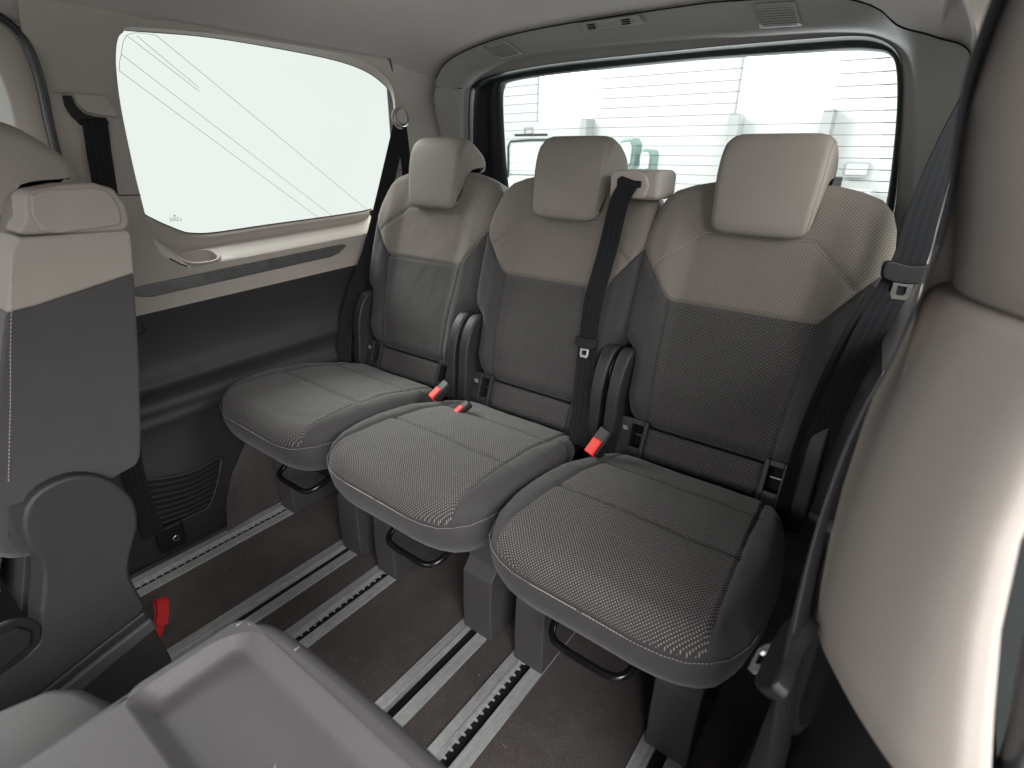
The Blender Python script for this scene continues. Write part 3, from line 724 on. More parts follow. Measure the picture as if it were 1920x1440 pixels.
# cushion
CWt = [(.525, .085), (.528, .120), (.535, .150), (.547, .176), (.565, .195), (.60, .210), (.65, .217), (.74, .217), (.82, .210), (.88, .200), (.93, .184), (.965, .170), (.985, .150)]
def Wc(y): return lerp_table(CWt, y)
def bc(y): return min(Wc(y), .172 - (y-.53)*.058)
out_c = [(w, y) for y, w in CWt] + [(-w, y) for y, w in CWt[::-1]]
def ctop(y): return float(np.interp(y, [.525, .60, .70, .80, .90, .99], [.436, .444, .446, .434, .413, .390]))
def csurf(pts, r=.036):
    d = dist_poly(pts, out_c)
    s1 = dist_poly(pts, [(-.19, .718), (.19, .718)], False); s2 = dist_poly(pts, [(-.18, .875), (.18, .875)], False)
    out = []
    for (x, y), dd, a, b_ in zip(pts, d, s1, s2):
        h = 0
        if dd < r: h = math.sqrt(max(0, r*r - (r-dd)**2)) - r
        rr = h*(1 if y < .9 else .6)
        side = .004*smooth(.15, .18, abs(x))
        gr = .0045*math.exp(-((abs(x)-bc(y))/.004)**2)*(1 if Wc(y) > bc(y)+.002 else 0)
        ins = 1 if abs(x) < .165 else 0
        puff = .005*math.sin(max(0, min(1, (y-.53)/.188))*math.pi) + .004*math.sin(max(0, min(1, (y-.718)/.157))*math.pi)
        z = ctop(y) + rr + side - gr - ins*(.0055*math.exp(-(a/.005)**2) + .005*math.exp(-(b_/.005)**2)) + puff*(1-(x/.22)**2) + .0030*noise.noise(Vector((x*9, y*9, 7.7))) + .0012*noise.noise(Vector((x*26, y*40, 2.2)))
        out.append(Vector((x, y, z)))
    return out
def cush_patch(name, ys, lo, hi, nu, m, parent):
    pts = []; uv = []
    for y in ys:
        a, b_ = lo(y), hi(y)
        for j in range(nu):
            tt = j/(nu-1); tt = .5 - .5*math.cos(math.pi*tt)*.35 - .5*(1-2*tt)*.65
            x = a + (b_-a)*tt; pts.append((x, y)); uv.append((x, y))
    S = csurf(pts); rows = [S[i*nu:(i+1)*nu] for i in range(len(ys))]
    # uv follows the surface length so the weave does not stretch over the front roll
    uvr = []
    L = [0]*nu
    for i in range(len(ys)):
        if i: L = [L[j] + (rows[i][j] - rows[i-1][j]).length for j in range(nu)]
        uvr.append([(pts[i*nu+j][0], L[nu//2]) for j in range(nu)])
    return grid(name, rows, m, parent, uv=uvr)
def span(a, b_, n, e=0.0):
    return [a + (b_-a)*(i/(n-1)) for i in range(n)]
def icon(parent, x, y, z, tilt=1):
    """little white child-seat tag: rounded frame, seat, anchor bar"""
    V = []; Fs = []
    def q(pts):
        o = len(V)
        for a, b_ in pts: V.append((x + a*.001, y - .0004, z + b_*.001))
        Fs.append(tuple(range(o, o + len(pts))))
    for a in ([(-6, -6), (-5, -6), (-5, 6), (-6, 6)], [(5, -3), (6, -3), (6, 6), (5, 6)], [(-5, 5), (5, 5), (5, 6), (-5, 6)], [(-5, -6), (2, -6), (2, -5), (-5, -5)],
              [(-3.5, 4), (-1, 3.6), (0, -.5), (2.5, -1.5), (3, .5), (4, .8), (3.6, -3.2), (-2, -3)], [(3.6, -6.4), (5, -6.4), (5, -3.2), (3.6, -3.2)], [(-4, -3.4), (3.4, -3.9), (3.4, -4.5), (-4, -4.2)], [(-.6, 2.6), (.8, 4.6), (2.4, 3.4), (1, 1.6)]):
        q(a)
    return link("child_seat_symbol", mesh("child_seat_symbol", V, Fs), MT['white'], parent, smooth=False)
def make_seat():
    t = thing("rear_seat", "x", "car seat", (0, SY, 0), group="third-row cloth seats in a row")
    zs_l = span(.440, .708, 80); zs_u = span(.708, .955, 80); zs_b = span(.440, .817, 110)
    ins = back_patch("backrest_insert", zs_l, lambda z: -bb(z), bb, 60, MT['dots'], t); ins["label"] = "dotted charcoal cloth insert"
    yk = back_patch("backrest_yoke", zs_u, lambda z: -b2(z), b2, 90, MT['dots_beige'], t); yk["label"] = "dotted beige cloth upper part"
    for s in (-1, 1):
        def lo(z): return (bb(z) if z <= .708 else b2(z))
        if s > 0: back_patch("backrest_bolster", zs_b, lo, Wb, 26, MT['cloth'], t)
        else: back_patch("backrest_bolster", zs_b, lambda z: -Wb(z), lambda z: -lo(z), 26, MT['cloth'], t)
    # rim and shell round the edge
    o2 = [(w, z) for z, w in BW] + [(-w, z) for z, w in BW[::-1]]
    dense = []
    for i in range(len(o2)):
        a, b_ = o2[i], o2[(i+1) % len(o2)]; n = max(1, int(math.hypot(b_[0]-a[0], b_[1]-a[1])/.012))
        for k in range(n): dense.append((a[0] + (b_[0]-a[0])*k/n, a[1] + (b_[1]-a[1])*k/n))
    edge = bsurf(dense)
    cen = Vector((0, 0, .72))
    def ring(dh, ins_):
        out = []
        for (u, z), e in zip(dense, edge):
            k = 1 - ins_; out.append(bplane(u*k, .70 + (z-.70)*(1 - ins_*.6)) + PN*dh + (e - bplane(u, z) - PN*(-.034))*(1 if ins_ == 0 else .2))
        return out
    rings = [edge, ring(-.048, -.004), ring(-.080, 0.0), ring(-.100, .03), ring(-.112, .09), ring(-.116, .16)]
    n = len(dense)
    for nm, cond, m in (("back_rim", lambda z: z > .812, MT['leather']), ("back_shell", lambda z: z <= .812, MT['cloth'])):
        V = [p for r in rings for p in r]; Fs = []
        for i in range(len(rings)-1):
            for j in range(n):
                k = (j+1) % n
                if cond((dense[j][1] + dense[k][1])/2): Fs.append((i*n+j, i*n+k, (i+1)*n+k, (i+1)*n+j))
        if nm == "back_shell": Fs.append(tuple(range((len(rings)-1)*n, len(rings)*n)))
        bm = bmesh.new(); vs = [bm.verts.new(v) for v in V]; 
        for f in Fs: bm.faces.new([vs[i] for i in f])
        bmesh.ops.delete(bm, geom=[v for v in bm.verts if not v.link_faces], context='VERTS')
        me = bpy.data.meshes.new(nm); bm.to_mesh(me); bm.free(); link(nm, me, m, t)
    # stitched seams on the yoke
    sy = cr([(u, z, 0) for u, z in seam_y], 1)
    pts = []
    for i in range(3):
        a, b_ = seam_y[i], seam_y[i+1]
        for k in range(20): pts.append((a[0] + (b_[0]-a[0])*k/20, a[1] + .0022 + (b_[1]-a[1])*k/20))
    S = bsurf(pts); stitches("stitching", S, PN, yk)
    pts = [(bb(z) + .004, z) for z in span(.49, .70, 40)]
    # headrest
    prof = [(1.146, .862), (1.152, .92), (1.166, .985), (1.182, 1.022), (1.205, 1.037), (1.235, 1.030), (1.262, 1.010), (1.283, .985), (1.288, .962), (1.280, .946), (1.232, .941), (1.219, .928), (1.208, .868), (1.196, .853), (1.160, .852)]
    def shape(k): # one x-station: k insets the outline
        c = np.array([1.195, .955]); return prof
    V = []; Fs = []; P2 = [tuple(p) for p in cr([(a, b_) for a, b_ in prof], 3, True)]
    n = len(P2)
    A = np.array(P2); area_s = .5*sum(A[i][0]*A[(i+1) % n][1] - A[(i+1) % n][0]*A[i][1] for i in range(n))
    nor = []
    for i in range(n):
        d = A[(i+1) % n] - A[i-1]; d /= np.linalg.norm(d); nn = np.array([-d[1], d[0]]); nor.append(nn if area_s > 0 else -nn)
    stations = []
    Hw, rr = .099, .016
    for q in range(7):
        an_ = math.pi/2*q/6; stations.append((-Hw + rr*(1-math.cos(an_)) if q else -Hw, rr*(1-math.sin(an_))))
    stations += [(-.070, -.0005), (-.04, -.0015), (0, -.002), (.04, -.0015), (.070, -.0005)] + [(-x, i_) for x, i_ in stations[::-1]]
    def hpos(x, inset, i):
        dx = Hw - abs(x); R3 = .034; cz_ = R3 - math.sqrt(max(0, R3*R3 - (R3-dx)**2)) if dx < R3 else 0
        cz_ = max(0, cz_ - inset)*.8
        z = A[i][1] + nor[i][1]*inset; y = A[i][0] + nor[i][0]*inset
        z += cz_*max(0, min(1, (.905 - z)/.05)) - cz_*max(0, min(1, (z - .985)/.045))*.9
        return (x*(.93 + .07*min(1, max(0, (z-.86)/.10))), y, z)
    for (x, inset) in stations:
        dx = Hw - abs(x); R3 = .034; cz_ = R3 - math.sqrt(max(0, R3*R3 - (R3-dx)**2)) if dx < R3 else 0
        cz_ = max(0, cz_ - inset)*.8
        for i in range(n):
            z = A[i][1] + nor[i][1]*inset; y = A[i][0] + nor[i][0]*inset
            z += cz_*max(0, min(1, (.905 - z)/.05)) - cz_*max(0, min(1, (z - .985)/.045))*.9
            V.append((x*(.93 + .07*min(1, max(0, (z-.86)/.10))), y, z))
    ns = len(stations)
    for s in range(ns-1):
        for i in range(n): Fs.append((s*n+i, s*n+(i+1) % n, (s+1)*n+(i+1) % n, (s+1)*n+i))
    Fs += [tuple(range(n))[::-1], tuple(range((ns-1)*n, ns*n))]
    me = fixn(mesh("headrest", V, Fs)); hr = link("headrest", me, MT['leather'], t)
    hs = []
    for s in (-1, 1):
        ln = [hpos(s*(Hw - .016*(1 - math.cos(math.pi/4))), .016*(1 - math.sin(math.pi/4)), i) for i in range(0, int(n*.55))]
        hs.append(ln)
    for ln in hs: tube("headrest_seam", ln, .0007, MT['seam'], hr, 5)
    for s in (-1, 1): tube("headrest_post", [(s*.05, 1.262, .89), (s*.05, 1.262, .962)], .0065, MT['black'], t, 10)
    # cushion
    ys = span(.525, .985, 130)
    ci = cush_patch("cushion_insert", ys, lambda y: -bc(y), bc, 80, MT['dots_seat'], t); ci["label"] = "dotted charcoal cloth seat insert"
    ys2 = [y for y in span(.525, .985, 130) if y > .5405]
    cush_patch("cushion_bolster", ys2, bc, Wc, 16, MT['cloth'], t)
    cush_patch("cushion_bolster", ys2, lambda y: -Wc(y), lambda y: -bc(y), 16, MT['cloth'], t)
    dense = []
    for i in range(len(out_c)):
        a, b_ = out_c[i], out_c[(i+1) % len(out_c)]; n = max(1, int(math.hypot(b_[0]-a[0], b_[1]-a[1])/.010))
        for k in range(n): dense.append((a[0] + (b_[0]-a[0])*k/n, a[1] + (b_[1]-a[1])*k/n))
    edge = csurf(dense); n = len(dense)
    def cring(dz, ins_): 
        out = []
        for (x, y), e in zip(dense, edge):
            L = math.hypot(x, (y-.75)*.9); k = 1 - ins_/max(L, .05)
            out.append(Vector((x*k, .75 + (y-.75)*k, e.z + dz if dz > -.06 else (.336 if dz > -.09 else .327) + .012*max(0, (y-.6)))))
        return out
    rings = [edge, cring(-.0015, .0025), cring(-.006, -.0015), cring(-.025, -.004), cring(-.045, .000), cring(-.08, .010), cring(-.10, .028)]
    V = [p for r in rings for p in r]; Fs = []
    for i in range(len(rings)-1):
        for j in range(n):
            k = (j+1) % n; Fs.append((i*n+j, i*n+k, (i+1)*n+k, (i+1)*n+j))
    Fs.append(tuple(range((len(rings)-1)*n, len(rings)*n)))
    cs = link("cushion_skirt", mesh("cushion_skirt", V, Fs), MT['cloth'], t)
    fr = [i for i, (x, y) in enumerate(dense) if y < .63]
    # order along the front, from right rear round to left rear
    rp = sorted([i for i in fr if dense[i][0] >= 0], key=lambda i: -dense[i][1]) + sorted([i for i in fr if dense[i][0] < 0], key=lambda i: dense[i][1])
    pts = [edge[i] + Vector((dense[i][0]*.01, (dense[i][1]-.75)*.012, -.004)) for i in rp]
    stitches("stitching", pts, [Vector((dense[i][0]*1.2, dense[i][1]-.8, .12)).normalized() for i in rp], cs, lift=.0022)
    # lower back band: plastic carrier with two child-seat openings and a cloth panel
    sl = Matrix.Rotation(-math.atan(.332), 3, 'X')
    def bx(nm, x0, x1, z0, z1, dep0, dep1, m, p, bev=.002):
        # dep: forward offset from the backrest plane
        V = []
        for x in (x0, x1):
            for dd in (dep0, dep1):
                for z in (z0, z1): V.append(tuple(bplane(x, z) + PN*dd))
        Fs = [(0, 1, 3, 2), (4, 6, 7, 5), (0, 4, 5, 1), (2, 3, 7, 6), (0, 2, 6, 4), (1, 5, 7, 3)]
        return wnormal(link(nm, bevel_mesh(mesh(nm, V, Fs), bev, 2), m, p))
    bx("carrier_back", -.165, .165, .36, .452, -.055, -.035, MT['dark'], t)
    cp = []; 
    V = []; uv = []
    rows = []; uvr = []
    for i in range(12):
        z = .372 + .066*i/11
        rows.append([bplane(-.122 + .244*j/24, z) + PN*(-.006 - .004*(abs(i-5.5)/5.5)**4) for j in range(25)]); uvr.append([(-.122 + .244*j/24, z) for j in range(25)])
    grid("band_cloth", rows, MT['dots'], t, uv=uvr, thick=.012)
    for s in (-1, 1):
        def bs(nm, a, b_, z0, z1, d0, d1, m, p, bev=.002):
            xa, xb = sorted((s*a, s*b_)); return bx(nm, xa, xb, z0, z1, d0, d1, m, p, bev)
        fr_ = bs("anchor_frame", .122, .132, .360, .452, -.05, .002, MT['dark'], t)
        bs("frame_side", .158, .196, .360, .452, -.05, .002, MT['dark'], fr_)
        bs("frame_top", .132, .158, .441, .452, -.05, .002, MT['dark'], fr_, .001)
        bs("frame_bottom", .132, .158, .360, .392, -.05, .002, MT['dark'], fr_, .001)
        bs("anchor_opening", .132, .158, .392, .441, -.045, -.030, MT['hole'], fr_, 0)
        bs("anchor_bar", .133, .157, .414, .418, -.028, -.024, MT['strip'], fr_, .001)
        p = bplane(s*.172, .427) + PN*.0028
        icon(t, p.x, p.y, p.z)
        # recliner cover: hooded fin beside the seat back
        x0, x1 = (s*.186, s*.216)
        prof = [(.995, .355), (.992, .45), (1.000, .52), (1.022, .572), (1.052, .598), (1.085, .596), (1.11, .575), (1.135, .52), (1.12, .355)]
        prism("recliner_cover", [tuple(p) for p in cr(prof, 3, True)], 'x', x0, x1, MT['dark'], t, bev=.006, seg=3)
        prism("recliner_cap", [(1.055 + .030*math.cos(a), .545 + .030*math.sin(a)) for a in [2*math.pi*i/24 for i in range(24)]], 'x', s*.214, s*.2195, MT['dark'], t, bev=.003)
    # legs
    for (x0, x1, kx) in ((-.222, -.150, -1), (.078, .158, 1)):
        prof = [(.668, .001), (.667, .08), (.671, .165), (.692, .190), (.697, .33), (.86, .33), (.90, .001)]
        prism("leg_cover", prof, 'x', x0, x1, MT['grey'], t, bev=.004, seg=3)
        for yy, zz in ((.72, .245), (.74, .095)):
            prism("leg_clip", [(yy + .004*math.cos(a), zz + .004*math.sin(a)) for a in [2*math.pi*i/10 for i in range(10)]], 'x', x1, x1 + .0018, MT['strip'], t, bev=.0005, seg=1)
    box("seat_frame", (-.16, .70, .17), (.09, .95, .30), MT['black'], t, bev=.006)
    box("frame_rear_leg", (-.20, .93, .02), (.16, 1.06, .33), MT['black'], t, bev=.006)
    box("frame_bracket", (-.06, .685, .205), (-.02, .72, .262), MT['chrome'], t, bev=.002)
    tube("adjust_bar", cr([(-.112, .80, .232), (-.112, .70, .215), (-.111, .645, .198), (-.098, .618, .190), (-.07, .611, .188), (-.03, .611, .187), (.012, .612, .187), (.036, .620, .190), (.048, .645, .198), (.050, .70, .214), (.050, .80, .232)], 5), .0072, MT['tube'], t, 10)
    return t
seat = make_seat()
labs = ["left rear seat beside the window, dotted charcoal cloth with beige headrest", "middle rear seat with the belt outlet on its right shoulder", "right rear seat, nearest of the three rear seats, with the largest headrest in view"]
seats = []
for i, x in enumerate((-1.152, -.708, -.265)):
    o = seat if i == 0 else copy_tree(seat)
    o.location = (x, SY, 0); o["label"] = labs[i]; seats.append(o)
fg = copy_tree(seat, skip=("leg_cover", "leg_clip", "adjust_bar", "seat_frame", "frame_rear_leg", "frame_bracket", "recliner_cover", "recliner_cap", "anchor_frame", "anchor_opening", "frame_side", "frame_top", "frame_bottom", "child_seat_symbol"))
fg.name = "second_row_seat"; fg.location = (-1.132, -.290, 0); fg["label"] = "second-row seat cut by the picture's left edge, seen from its side"; 
del fg["group"]

# things added to single seats
def belt_outlet(parent, x, y0, m):
    c = box("belt_outlet", (x-.055, y0-.012, .908), (x+.058, y0+.085, .968), m, parent, bev=.014, seg=4)
    prism("outlet_plate", [(x-.052, .912), (x-.054, .955), (x-.045, .966), (x+.010, .967), (x+.028, .958), (x+.036, .938), (x+.030, .916), (x+.024, .911)], 'y', y0-.020, y0-.010, MT['trim'], c, bev=.004)
    prism("outlet_slot", [(x-.036, .920), (x-.036, .950), (x-.026, .956), (x+.002, .948), (x+.020, .947), (x+.020, .934), (x-.004, .931), (x-.010, .920)], 'y', y0-.0225, y0-.016, MT['hole'], c, bev=.001)
    return c
belt_outlet(seats[1], -.525, 1.150, MT['trim'])
def shoulder_cap(parent):
    prof = [(.192, .945), (.198, .953), (.235, .959), (.268, .960), (.290, .952), (.300, .930), (.299, .905), (.290, .896), (.238, .899), (.205, .901), (.185, .902), (.175, .905), (.178, .912), (.187, .922)]
    c = prism("shoulder_cap", prof, 'x', -.935, -.882, MT['leather'], parent, bev=.006, seg=4)
    pr2 = [(.200, .948), (.24, .9535), (.272, .953), (.284, .944), (.289, .925), (.287, .910), (.28, .905), (.238, .903), (.2, .905)]
    prism("cap_side", [tuple(p) for p in cr(pr2, 2, True)], 'x', -.884, -.879, MT['leather'], c, bev=.002)
    # upholstered side of the backrest, beige above charcoal
    up = [(.165, .886), (.176, .900), (.292, .898), (.298, .893), (.289, .838), (.17, .815), (.140, .812)]
    lo = [(.140, .812), (.17, .815), (.289, .838), (.262, .70), (.240, .60), (.231, .565), (.222, .552), (.185, .545), (.13, .552), (.06, .565), (.055, .59), (.09, .68)]
    a = prism("side_panel", up, 'x', -.97, -.886, MT['leather'], parent, bev=.005, seg=4); a["label"] = "beige upper side panel"
    b_ = prism("side_panel", lo, 'x', -.97, -.8865, MT['cloth'], parent, bev=.005, seg=4); b_["label"] = "charcoal lower side panel"
    pts = [(-.8855, y, z) for y, z in ((.082, .60), (.097, .65), (.115, .71), (.132, .77), (.150, .83), (.164, .878))]
    stitches("stitching", [tuple(p) for p in cr(pts, 8)], (1, 0, 0), b_)
shoulder_cap(fg)
# big recliner cover and base cowl of the second-row seat
prof = [(.165, .383), (.175, .42), (.195, .46), (.201, .495), (.197, .52), (.182, .552), (.160, .573), (.135, .582), (.105, .578), (.085, .56), (.074, .53), (.073, .495), (.078, .47), (.068, .43), (.052, .385), (.040, .352), (.005, .343), (-.08, .335), (-.4, .335), (-.4, .20), (-.1, .245), (.02, .270), (.10, .292), (.165, .308), (.170, .33)]
prism("recliner_cover", [tuple(p) for p in cr(prof, 2, True)], 'x', -.93, -.868, MT['dark'], fg, bev=.011, seg=5)
prism("base_cowl", [(.168, .309), (.10, .293), (.02, .271), (-.1, .246), (-.4, .20), (-.4, .0), (.195, .0), (.180, .20)], 'x', -.97, -.866, MT['dark'], fg, bev=.004,
      taper=None)
prism("base_chamfer", [(.171, .295), (.10, .279), (.02, .257), (-.1, .232), (-.4, .186), (-.4, .150), (-.1, .205), (.02, .229), (.10, .252), (.176, .272)], 'x', -.868, -.858, MT['grey'], fg, bev=.004)
prism("buckle_recess", [tuple(p) for p in cr([(-.06, .405), (.0, .412), (.035, .408), (.050, .385), (.046, .362), (.030, .346), (.0, .338), (-.06, .330)], 3, True)], 'x', -.872, -.8655, MT['black'], fg, bev=.002)
prism("buckle_pad", [(-.05, .395), (.0, .402), (.030, .399), (.041, .382), (.034, .362), (.0, .350), (-.05, .346)], 'x', -.868, -.858, MT['belt'], fg, bev=.004)
# red pull loop
rl = thing("pull_loop", "red fabric pull loop on the carpet beside the second-row seat base", "strap", (-1.19, .25, 0))
strap("loop", [(-1.150, .225, .006), (-1.165, .240, .014), (-1.185, .255, .030), (-1.200, .262, .046), (-1.197, .266, .056), (-1.184, .266, .054), (-1.172, .258, .038), (-1.160, .245, .018)], .022, (.45, 1, -.1), MT['redcloth'], rl, th=.002)

# ------------------------------------------------------------------ folded seat in front
t = thing("folded_seat", "folded second-row seat whose grey plastic back forms a tray at the bottom of the picture", "car seat", (-.3, -.2, 0))
K = 1.25
out = cr([(-.52, -.7), (-.52, -.3), (-.52, .0), (-.521, .12), (-.518, .165), (-.500, .193), (-.47, .203), (-.41, .207), (-.33, .209), (-.24, .208), (-.16, .200), (-.118, .18), (-.105, .14), (-.10, .0), (-.10, -.7)], 6)
out = [np.array(p) for p in out]
cx, cyy = -.31, -.05
rin = lambda d: [(p[0] + (1 if p[0] < cx else -1)*min(d, abs(p[0]-cx))*(1 if abs(p[0]-cx) > .15 else abs(p[0]-cx)/.15), p[1] - d*smooth(-.1, .19, p[1])) for p in out]
rows = []
for d, z in ((.0, .435), (-.004, .46), (-.002, .482), (.004, .494), (.010, .4995), (.016, .5005)):
    rows.append([(x, y, z) for x, y in rin(d)])
shell = grid("tray_edge", rows, MT['tray'], t)
# top face with the sunk tray
def rrect(x0, x1, y0, y1, r, z, k=8):
    o = []
    for (cx_, cy_, a0) in ((x1-r, y1-r, 0), (x0+r, y1-r, 90), (x0+r, y0+r, 180), (x1-r, y0+r, 270)):
        for q in range(k+1):
            an_ = R(a0 + 90*q/k); o.append((cx_ + r*math.cos(an_), cy_ + r*math.sin(an_), z))
    return o
rings = []
for d, z in ((0, .5005), (.0015, .5000), (.0035, .4985), (.007, .4945), (.016, .4845), (.019, .4822), (.022, .4815), (.026, .4813)):
    rings.append(rrect(-.513 + d, -.137 - d, .058 + d, .184 - d, max(.020 - d*.35, .008), z))
rec = rings[0]
grid("tray_wall", rings, MT['tray'], t, close=True)
fl_ = rings[-1]; cc_ = tuple(np.mean(fl_, axis=0))
link("tray_floor", mesh("tray_floor", fl_ + [cc_], [(i, (i+1) % len(fl_), len(fl_)) for i in range(len(fl_))]), MT['tray'], t, smooth=False)
bm = bmesh.new()
top = [bm.verts.new((x, y, .5005)) for x, y in rin(.016)]; lipv = [bm.verts.new(p) for p in rings[0]]
e1 = [bm.edges.new((top[i], top[(i+1) % len(top)])) for i in range(len(top))]; e2 = [bm.edges.new((lipv[i], lipv[(i+1) % len(lipv)])) for i in range(len(lipv))]
bmesh.ops.triangle_fill(bm, edges=e1+e2, use_beauty=True)
bmesh.ops.recalc_face_normals(bm, faces=bm.faces)
me = bpy.data.meshes.new("tray_top"); bm.to_mesh(me); bm.free()
link("tray_top", me, MT['tray'], t, smooth=False)
tag(tubes("scuff_mark", [[(-.505, .170, .5012), (-.5045, .176, .5012)], [(-.497, .180, .5010), (-.4945, .1795, .5010)], [(-.425, .196, .5012), (-.4255, .190, .5012)], [(-.35, .12, .4822), (-.345, .116, .4822)]], .00045, MT['thread'], t, 4), kind="stuff")
box("back_pad", (-.51, -.7, .37), (-.11, .19, .445), MT['cloth'], t, bev=.02, seg=4)
prism("cushion", [(-.715, -.6), (-.715, -.02), (-.700, .030), (-.672, .050), (-.62, .066), (-.5, .075), (-.2, .075), (-.1, .05), (-.06, -.02), (-.06, -.6)], 'z', .30, .402, MT['grey'], t, bev=.016, seg=4)
box("seat_base", (-.60, -.6, .0), (-.12, -.02, .31), MT['dark'], t, bev=.01)

t.location.z = .015

# ------------------------------------------------------------------ belts
def buckle(x, y, z, lab, tilt=(35, 0, 10), sc=1.0):
    t = thing("belt_buckle", lab, "belt buckle", (0, 0, 0), group="belt buckles with red buttons between the rear seats")
    Rm = Matrix.Rotation(R(tilt[2]), 3, 'Z') @ Matrix.Rotation(R(tilt[0]), 3, 'X') @ Matrix.Rotation(R(tilt[1]), 3, 'Y')
    def bb_(nm, a, b_, m, bev):
        x0, y0, z0 = [v*sc for v in a]; x1, y1, z1 = [v*sc for v in b_]
        V = [tuple(Vector((x, y, z)) + Rm @ Vector((px, py, pz))) for px in (x0, x1) for py in (y0, y1) for pz in (z0, z1)]
        Fs = [(0, 1, 3, 2), (4, 6, 7, 5), (0, 4, 5, 1), (2, 3, 7, 6), (0, 2, 6, 4), (1, 5, 7, 3)]
        return wnormal(link(nm, bevel_mesh(mesh(nm, V, Fs), bev, 3), m, t))
    bb_("housing", (-.017, -.026, -.012), (.017, .030, .010), MT['black'], .005)
    bb_("release_button", (-.0125, -.029, -.006), (.0125, .004, .0128), MT['red'], .003)
    return t
buckle(-.893, .893, .438, "dark buckle with a red button between the left and middle rear seats", (38, 0, -24))
buckle(-.795, .868, .428, "small red belt button at the left rear corner of the middle seat cushion", (35, 0, -30), .75)
buckle(-.440, .902, .440, "upright buckle with the largest red button, between the middle and right rear seats", (48, 0, -24), 1.1)

def tongue(parent, c, X, Y, sc=1.0, holder=True):
    """plastic loop and steel tongue; X across the belt, Y down the tongue"""
    c = Vector(c); X = Vector(X).normalized(); Y = Vector(Y); Y = (Y - X*Y.dot(X)).normalized(); Z = X.cross(Y)
    def loc(a, b_, d): return tuple(c + X*a*sc + Y*b_*sc + Z*d*sc)
    hp = cr([(-.032, -.006), (-.030, .010), (-.020, .016), (0, .018), (.020, .016), (.030, .010), (.032, -.006), (.026, -.012), (0, -.008), (-.026, -.012)], 3, True)
    n = len(hp); V = [loc(p[0], p[1], -.006) for p in hp] + [loc(p[0], p[1], .006) for p in hp]
    Fs = [tuple(range(n)), tuple(range(2*n-1, n-1, -1))] + [(i, (i+1) % n, n+(i+1) % n, n+i) for i in range(n)]
    h = wnormal(link("tongue_grip", bevel_mesh(mesh("tongue_grip", V, Fs), .003*sc, 3), MT['black'], parent))
    o_ = [(-.0125, .012), (-.0125, .034), (-.009, .041), (.009, .041), (.0125, .034), (.0125, .012)]; i_ = [(-.006, .022), (-.006, .032), (-.004, .035), (.004, .035), (.006, .032), (.006, .022)]
    V = []; Fs = []
    for d in (-.0012, .0012):
        V += [loc(a, b_, d) for a, b_ in o_] + [loc(a, b_, d) for a, b_ in i_]
    for base, flip in ((0, 0), (12, 1)):
        for k in range(6):
            q = (base+k, base+(k+1) % 6, base+6+(k+1) % 6, base+6+k); Fs.append(q[::-1] if flip else q)
    for k in range(6):
        Fs += [(k, 12+k, 12+(k+1) % 6, (k+1) % 6), (6+k, 6+(k+1) % 6, 18+(k+1) % 6, 18+k)]
    link("tongue_steel", mesh("tongue_steel", V, Fs), MT['chrome'], h, smooth=False)
def d_ring(parent, c, s=1):
    x, y, z = c
    prism("ring_cover", [(y + .024*math.cos(a), z + (.026 if math.sin(a) > 0 else .020)*math.sin(a)) for a in [2*math.pi*i/20 for i in range(20)]], 'x', x, x + .018*s, MT['trim'], parent, bev=.006)
    pts = [(x + .012*s + .002*math.cos(a), y + .031*math.cos(a), z - .004 + .030*math.sin(a)) for a in [2*math.pi*i/24 for i in range(24)]]
    tube("ring", pts, .004, MT['trim'], parent, 8, True)
    pts = [(x + .017*s, y - .028 + .056*k/10, z - .014 - .014*math.sin(math.pi*k/10)) for k in range(11)]
    tube("ring_steel", pts, .0022, MT['chrome'], parent, 7)
t = thing("seat_belt", "black belt hanging from the round pillar ring beside the left rear seat", "seat belt", (-1.4, 1.27, 1.09), group="black seat belts")
d_ring(t, (-1.400, 1.275, 1.10))
strap("webbing", [(-1.388, 1.270, 1.078), (-1.388, 1.255, 1.04), (-1.392, 1.18, .86), (-1.398, 1.115, .71), (-1.402, 1.05, .60), (-1.398, .99, .48), (-1.392, .965, .38)], .045, [(.25, 1, .1), (.3, 1, .2), (.45, 1, .2), (.5, .9, .2), (.5, .8, 0), (.7, .6, 0), (.8, .5, 0)], MT['belt'], t)
strap("webbing", [(-1.393, 1.280, 1.078), (-1.397, 1.290, 1.0), (-1.402, 1.300, .90), (-1.41, 1.31, .78)], .036, (.2, 1, 0), MT['belt'], t)
tongue(t, (-1.400, 1.165, .825), (.3, 1, .2), (0, -.3, -1), .9)
t = thing("seat_belt", "black belt from the outlet on the middle seat's shoulder down to its cushion", "seat belt", (-.53, 1.13, .93), group="black seat belts")
strap("webbing", [(-.531, 1.150, .947), (-.534, 1.126, .935), (-.545, 1.112, .90), (-.555, 1.094, .80), (-.560, 1.058, .70), (-.556, 1.035, .61), (-.540, 1.000, .50), (-.528, .972, .42), (-.52, .955, .385)], .045, [(1, -.05, .05), (1, 0, .05), (1, 0, .0), (1, .03, 0), (1, .05, 0), (1, 0, 0), (.8, .4, 0), (.55, .7, 0), (.6, .7, 0)], MT['belt'], t)
tongue(t, (-.556, 1.028, .606), (1, .05, -.02), (-.15, -.25, -1), .88)
t = thing("seat_belt", "wide dark belt with steel tongue at the outer side of the right rear seat", "seat belt", (-.014, 1.27, 1.09), group="black seat belts")
d_ring(t, (.010, 1.275, 1.10), -1)
